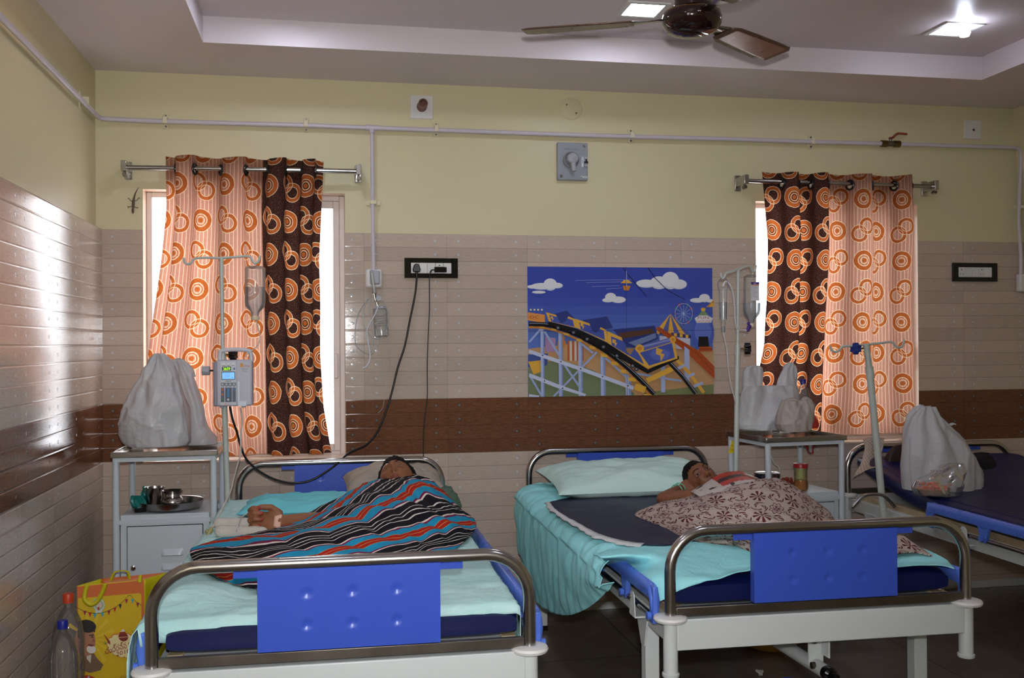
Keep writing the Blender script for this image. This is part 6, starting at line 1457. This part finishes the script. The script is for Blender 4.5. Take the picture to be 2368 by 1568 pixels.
    car([(895, 775), (1050, 845), (1100, 1000), (1150, 1045), (1200, 960), (1250, 990), (1330, 1185), (905, 905)], 0); bolt(975, 900, 1.2, 8)
    P([(1215, 1000), (1610, 880), (1645, 1075), (1325, 1180)], gold); P([(1240, 1010), (1585, 905), (1615, 1065), (1340, 1150)], blu); E(1455, 1030, 105, 62, (92, 106, 186)); bolt(1455, 1025, 2.1, 14)
    P([(1200, 945), (1570, 850), (1610, 890), (1225, 1005)], (96, 104, 170)); Ln([(1210, 962), (1580, 868)], 16, (140, 146, 206)); E(1240, 965, 46, 44, gold); E(1240, 965, 24, 22, org); E(1595, 870, 34, 36, gold); E(1595, 870, 16, 18, org)
    Ln([(1100, 92), (1104, 1466)], 3, (50, 52, 80)); Ln([(95, 775), (2060, 770)], 3, (60, 60, 90))
    obj('print', q.g, mCatt, t, sm=0)
poster()
# ---------------------------------------------------------------- floor items on the left
def yellow_bag():
    HT_ = .465; tl, tr, tg = wz(178, 1355, HT_), wz(333, 1340, HT_), wz(384, 1324, HT_); ex = tr-tl; ex.z = 0; gx = tg-tr; gx.z = 0
    t = thing('shopping_bag', 'yellow and orange printed carry bag on the floor by the left locker', 'bag', ((tl.x+tr.x)/2, (tl.y+tr.y)/2, 0))
    mY = M('yellow_woven', (214, 184, 22), .5, 0, .06, 30); mO = M('orange_print', (206, 104, 44), .5, 0, .05); mYs = M('yellow_gusset', (204, 190, 12), .5, 0, .06, 30)
    def cornr(z, k): return [tl+V((0, 0, z-HT_)), tr+V((0, 0, z-HT_)), tr+gx+V((0, 0, z-HT_)), tl+gx+V((0, 0, z-HT_))][k]
    def face(k0, k1, n=14, m=18, b=.012, sg=1):
        rows = []
        for i in range(m+1):
            z = HT_*i/m; r = []
            for j in range(n+1):
                p = cornr(z, k0).lerp(cornr(z, k1), j/n); f = sin(pi*j/n)*sin(pi*min(1, i/m)); d = (cornr(0, k1)-cornr(0, k0)).normalized(); nn = V((d.y, -d.x, 0))
                r.append(p+nn*(b*f*(.6+.6*noise.noise(V((j*.35, i*.25, k0))))))
            rows.append(r)
        return rows
    back = obj('bag_back', G().grid(face(2, 3)), mO, t, sm=180, solid=.002)
    front = obj('bag_front', G().grid(face(0, 1, b=.004)), mY, t, sm=180, solid=.002)
    obj('gusset', G().grid(face(1, 2, b=-.018)), mYs, t, sm=180, solid=.002); obj('gusset', G().grid(face(3, 0, b=-.018)), mYs, t, sm=180, solid=.002)
    obj('bag_floor', G().add([cornr(.012, k) for k in range(4)], [(0, 1, 2, 3)]), mYs, t, sm=0, solid=.003)
    L = ex.length; e = ex.normalized(); q = Pr(tl+V((0, 0, -HT_)), e*L, V((0, 0, HT_)), .0002, .0072)
    A = lambda x, y: ((x-455)/905, 1-(y-(330-158*(x-455)/905))/1470)
    P = lambda pts, c: q.poly([A(*p) for p in pts], c)
    def E(x, y, rx, ry, c, n=28): P([(x+rx*cos(2*pi*i/n), y-ry*sin(2*pi*i/n)) for i in range(n)], c)
    yel, mar, cream = (222, 184, 24), (156, 34, 62), (238, 222, 160)
    P([(456, 335), (1358, 178), (1358, 1630), (456, 1790)], (214, 108, 48)); P([(470, 476), (1290, 345), (1320, 360), (1322, 1620), (470, 1760)], yel)
    c0 = A(680, 980)
    for k in range(9):
        a = radians(-60+k*26); P([(600, 1000), (600+900*cos(a), 1000-900*sin(a)), (600+900*cos(a+.14), 1000-900*sin(a+.14))] if 0 else [(640, 960), (640+330*cos(a), 960-330*sin(a)), (640+330*cos(a+.16), 960-330*sin(a+.16))], (230, 196, 46))
    st = cr([V((x, y, 0)) for x, y in ((460, 590), (560, 628), (700, 640), (830, 610), (960, 545), (1070, 460), (1160, 376), (1230, 440), (1320, 488))], 4)
    for a, b in zip(st, st[1:]): P([(a.x, a.y-3), (b.x, b.y-3), (b.x, b.y+4), (a.x, a.y+4)], (60, 50, 30))
    for k, (x, y) in enumerate(((556, 618), (624, 632), (690, 640), (790, 622), (876, 590), (956, 548), (1030, 500), (1115, 430), (1196, 420), (1268, 462))): P([(x-22, y+2), (x+22, y-6), (x+2, y+58)], (mar, (190, 40, 40), (70, 160, 190), (70, 160, 190), mar, (190, 40, 40), (36, 36, 44), mar, (70, 160, 190), mar)[k])
    E(742, 526, 84, 88, (160, 190, 150)); E(742, 526, 72, 76, (214, 210, 190)); E(742, 526, 58, 60, (120, 170, 130)); E(742, 526, 46, 48, (216, 190, 170)); P([(726, 556), (752, 552), (752, 604), (726, 608)], (180, 50, 50)); P([(690, 600), (790, 586), (776, 620), (700, 632)], (206, 214, 196))
    # portrait of a generic bearded man in a brown coat
    P([(470, 1330), (560, 1120), (660, 1110), (720, 1190), (800, 1260), (760, 1330), (620, 1370)], (120, 92, 70)); P([(575, 1120), (640, 1150), (630, 1250), (580, 1200)], (210, 196, 180)); E(560, 980, 135, 190, (176, 120, 90)); E(585, 800, 120, 80, (34, 26, 24)); P([(470, 740), (690, 800), (690, 870), (600, 830), (520, 840), (490, 960), (462, 940)], (34, 26, 24))
    E(640, 1080, 62, 50, (226, 218, 208)); E(634, 1030, 44, 14, (130, 60, 54)); P([(610, 905), (676, 893), (676, 905), (610, 917)], (40, 30, 28)); E(655, 925, 16, 8, (30, 24, 24)); P([(672, 930), (690, 985), (655, 985)], (150, 98, 74))
    for k in range(14): a = 2*pi*k/14; E(1080+180*cos(a), 1000-112*sin(a), 56, 46, (206, 60, 40))
    for k in range(14): a = 2*pi*k/14; E(1080+180*cos(a), 1000-112*sin(a), 50, 40, cream)
    E(1080, 1000, 190, 122, cream); E(1068, 892, 66, 56, (130, 40, 28)); P([(1018, 838), (1104, 824), (1090, 856), (1036, 864)], (150, 60, 40)); P([(1030, 832), (1066, 794), (1098, 822)], (226, 226, 232)); P([(1006, 900), (1130, 880), (1130, 892), (1006, 912)], (200, 150, 120))
    P([(800, 866), (890, 960), (892, 1000), (870, 990)], (150, 60, 34))
    for dx, dy in ((-90, -60), (-60, -110), (10, -140), (60, -110), (80, -40)): P([(1236, 900), (1240+dx, 900+dy), (1246, 890)], (50, 110, 50))
    for dx, dy in ((-50, -30), (-20, -60), (30, -40)): P([(830, 1000), (832+dx, 1000+dy), (838, 992)], (50, 120, 60))
    r = .095
    q.text('చంద్రన్న కానుక', *A(1066, 1042), .075, mar, .55, r); q.text('2018', *A(1064, 1108), .052, mar, .20, r)
    E(585, 1560, 190, 170, (190, 44, 30)); E(640, 1560, 40, 60, (120, 40, 30)); P([(590, 1400), (616, 1400), (600, 1568), (580, 1568)], (180, 180, 190))
    q.text('క్రిస్మస్, నూతన సంవత్సర', *A(1020, 1430), .045, mar, .60, r); q.text('మరియు', *A(1020, 1490), .034, (50, 110, 160), .18, r); q.text('సంక్రాంతి శుభాకాంక్షలు', *A(1060, 1545), .045, mar, .60, r)
    obj('front_print', q.g, mPrint, front, sm=0)
    nn = V((e.y, -e.x, 0))
    def strap(pts, w, dn):
        C = cr([tl+V((0, 0, -HT_))+ex*A(x, y)[0]+V((0, 0, HT_*A(x, y)[1]))+nn*(.012+dn*i) for i, (x, y) in enumerate(pts)], 6); A_, B_ = [], []
        for i, p in enumerate(C):
            d = (C[min(i+1, len(C)-1)]-C[max(i-1, 0)]).normalized(); s_ = d.cross(nn).normalized(); A_.append(p+s_*w/2); B_.append(p-s_*w/2)
        return G().grid([A_, [(a+b)/2+nn*.003 for a, b in zip(A_, B_)], B_])
    obj('handle', strap([(590, 300), (560, 400), (556, 480), (620, 530), (690, 510), (750, 440), (800, 340), (830, 250)], .017, .002), mYs, t, sm=180, solid=.002)
    obj('handle', strap([(1296, 205), (1300, 180), (1310, 150), (1330, 140)], .016, -.006), mYs, t, sm=180, solid=.002)
    c0 = tl+gx*.9+ex*.18; obj('handle', G().tube(cr([c0+V((0, 0, -.01)), c0+V((.01, 0, .018)), c0+ex*.12+V((0, 0, .026)), c0+ex*.25+V((0, 0, .02)), c0+ex*.28+V((0, 0, -.01))], 6), .006, 6, flat=((0, 0, 1), .4)), mYs, t)
yellow_bag()
def pet(label, c, hgt, r, capc, tint):
    t = thing('water_bottle', label, 'bottle', c); s = hgt/.34; prof = [(0, .006), (r*.6, .0), (r*.95, .008), (r, .03)]
    for k in range(9): z = .05+k*.016; prof += [(r, z*s), (r*.965, (z+.008)*s)]
    prof += [(r, .20*s), (r*.98, .225*s), (r*.80, .262*s), (r*.50, .292*s), (r*.30, .304*s), (r*.26, .312*s), (r*.34, .314*s), (r*.34, .318*s), (r*.26, .32*s)]
    obj('bottle_body', G().lathe(prof, 36, c), tint, t, sm=60); obj('cap', G().lathe([(r*.33, .316*s), (r*.34, .339*s), (r*.31, .342*s), (0, .342*s)], 28, c), M('cap', capc, .4), t); return t
mPet = clear('pet_bottle', (252, 250, 246), .95, .05)
c = wy(158, 1400, -1.02); pet('empty clear plastic bottle with orange cap in front of yellow bag', V((c.x, -1.02, 0)), wy(158, 1374, -1.02).z, .058, (206, 66, 24), mPet)
c = wy(145, 1460, -1.16); pet('empty clear plastic bottle with blue cap, nearest the left wall', V((c.x, -1.16, 0)), wy(147, 1436, -1.16).z, .054, (24, 36, 150), mPet)
# basin, bottle top and litter under the middle bed
c = wz(1790, 1505, 0); c.y = -.95; c.x = wz(1800, 1503, 0).x
c = wz(1783, 1494, .0); t = tag(obj('basin', G().lathe([(0, 0), (.10, 0), (.112, .01), (.15, .12), (.158, .122), (.155, .126), (.146, .122), (.108, .014), (0, .008)], 40, c), M('yellow_basin', (196, 150, 70), .4, 0, .08), sm=40), 'yellow plastic basin on the floor under the middle bed', 'basin')
c = wz(1824, 1612, 0); t = thing('floor_bottle', 'small object with a round blue top on the floor under middle bed', 'bottle', c); obj('body', G().lathe([(0, 0), (.03, 0), (.032, .004), (.032, .05)], 24, c), mPlW, t); obj('cap', G().lathe([(.033, .05), (.033, .066), (.028, .07), (0, .07)], 24, c), M('blue_plastic_top', (40, 84, 180), .35), t)
c = wz(1757, 1560, .004); tag(obj('litter_scrap', G().tube(cr([c, c+V((.02, .015, .008)), c+V((.012, .03, .004)), c+V((-.006, .02, .01)), c+V((.004, -.01, .003))], 5), .005, 8, rnd=True), mTowel, sm=180), 'tiny white scrap of litter on the floor under the middle bed', 'litter')
# ---------------------------------------------------------------- things on the right bed
y3 = -.74
bag('carrier_bag', 'large knotted white polythene bag standing on the bare right bed', [(941, 2132, 2146), (950, 2124, 2152), (962, 2114, 2166), (985, 2104, 2186), (1015, 2095, 2212), (1050, 2090, 2236), (1085, 2090, 2252), (1110, 2092, 2260), (1130, 2094, 2258), (1146, 2102, 2254)], y3, .12, 41,
    [([(2122, 952), (2126, 942), (2136, 940), (2146, 946), (2154, 942), (2158, 952)], .020, 0), ([(2186, 990), (2196, 984), (2206, 980), (2212, 982)], .012, -.03)], floor_z=.692, amp=.013, sc=9, topdep=.2)
t = thing('food_parcel', 'clear polythene bag with orange fried snack in a paper bowl, right bed', 'parcel', wy(2160, 1145, y3-.16))
c = wy(2157, 1140, y3-.17); c.z = .694
obj('paper_bowl', G().lathe([(0, 0), (.05, 0), (.078, .026), (.080, .028), (.076, .026), (.048, .003), (0, .003)], 36, c), M('brown_paper_bowl', (176, 130, 90), .6, 0, .08), t)
g = G(); random.seed(11)
for k in range(40):
    p = c+V((random.gauss(0, .032), random.gauss(0, .028), .022+random.random()*.028)); g.ball(p, (random.uniform(.006, .014), random.uniform(.005, .01), random.uniform(.004, .008)), 8, 6, Matrix.Rotation(random.random()*6, 3, 'Z') @ Matrix.Rotation(random.random()*2, 3, 'X'))
obj('orange_snack', g, M('orange_snack', (206, 92, 40), .55, 0, .25, 80), t)
obj('clear_wrap', lump([(1072, 2190, 2228), (1090, 2160, 2232), (1110, 2122, 2226), (1128, 2114, 2218), (1142, 2122, 2210), (1153, 2150, 2204)], y3-.18, .075, 17, amp=.008, sc=18, floor_z=.693), mClearF, t, sm=25)
# checked cloth over the head bow
mNet = None
def netmat():
    m, nt, b = newmat('checked_cloth'); P = sep(coords('UV')); u, v = P[0]*14, P[1]*14
    l = (((u+v).fr()-.5).ab().lt(.05)).mx(((u-v).fr()-.5).ab().lt(.05)); setin(nt, b, 'Base Color', mulc(mixc(l, (196, 180, 164), (84, 84, 96)), nz(coords(), 30, 3)*.3+.85)); b.inputs['Roughness'].default_value = .85; return m
mNet = netmat(); yh = -.26
C = [[wy(1994, 1016, yh+.03), wy(2008, 1013, yh+.03), wy(2026, 1013, yh+.03), wy(2046, 1014, yh+.03)], [wy(1996, 1019, yh-.03), wy(2010, 1016, yh-.03), wy(2028, 1016, yh-.03), wy(2044, 1018, yh-.03)], [wy(2000, 1035, yh-.035), wy(2010, 1034, yh-.05), wy(2028, 1034, yh-.03), wy(2042, 1036, yh-.045)],
     [wy(1996, 1056, yh-.08), wy(2008, 1056, yh-.10), wy(2024, 1058, yh-.08), wy(2036, 1058, yh-.10)], [wy(1988, 1078, yh-.14), wy(2002, 1078, yh-.16), wy(2018, 1077, yh-.15), wy(2030, 1074, yh-.15)], [wy(1973, 1104, yh-.20), wy(1990, 1095, yh-.22), wy(2006, 1086, yh-.22), wy(2024, 1081, yh-.22)]]
rr = wrinkle(patch(C, 8, 8), .003, 18, 3); tag(obj('checked_cloth', G().grid(rr, 0, uvgrid(len(rr), len(rr[0]), .5, .9)), mNet, sm=180, solid=.003), 'beige checked cloth draped over the head rail of the right bed', 'cloth')
mBr = M('dark_brown_rexine', (38, 24, 22), .4, 0, .1, 12, .001, 300)
cu = pillow('dark brown cushion with blue piping leaning at the right bed head', wy(2096, 1088, -.40), .25, .06, .22, -.02, mBr, 'cushion_pillow', 0, 3, .004)
cu.name = 'cushion'; cu['category'] = 'cushion'
p = G().tube(cr([wy(2040, 1074, -.44), wy(2060, 1087, -.50), wy(2080, 1102, -.56), wy(2096, 1114, -.62)], 6), .008, 10, rnd=True); WM[cu] = Matrix.Identity(4)
obj('piping', p, M('blue_piping', (28, 44, 140), .4), cu)
mBk = clothmat('black_wool_blanket', (22, 22, 28), (14, 14, 18), 12, .006)
C = [[wy(2230, 1056, -.34), wy(2272, 1051, -.34), wy(2300, 1056, -.32), wy(2325, 1066, -.32), wy(2350, 1066, -.32), wy(2400, 1070, -.32)], [wy(2230, 1070, -.46), wy(2275, 1068, -.48), wy(2305, 1074, -.47), wy(2330, 1082, -.46), wy(2360, 1082, -.46), wy(2405, 1086, -.46)],
     [wy(2235, 1100, -.58), wy(2280, 1098, -.60), wy(2310, 1102, -.6), wy(2340, 1106, -.6), wy(2365, 1106, -.6), wy(2410, 1108, -.6)], [wy(2240, 1122, -.64), wy(2285, 1122, -.66), wy(2315, 1122, -.66), wy(2345, 1122, -.66), wy(2370, 1122, -.66), wy(2412, 1124, -.66)]]
r = wrinkle(patch(C, 8, 8), .006, 9, 6); tag(obj('dark_blanket', G().grid(r), mBk, sm=180, solid=.02), 'folded black blanket at the head of the right bed', 'blanket')
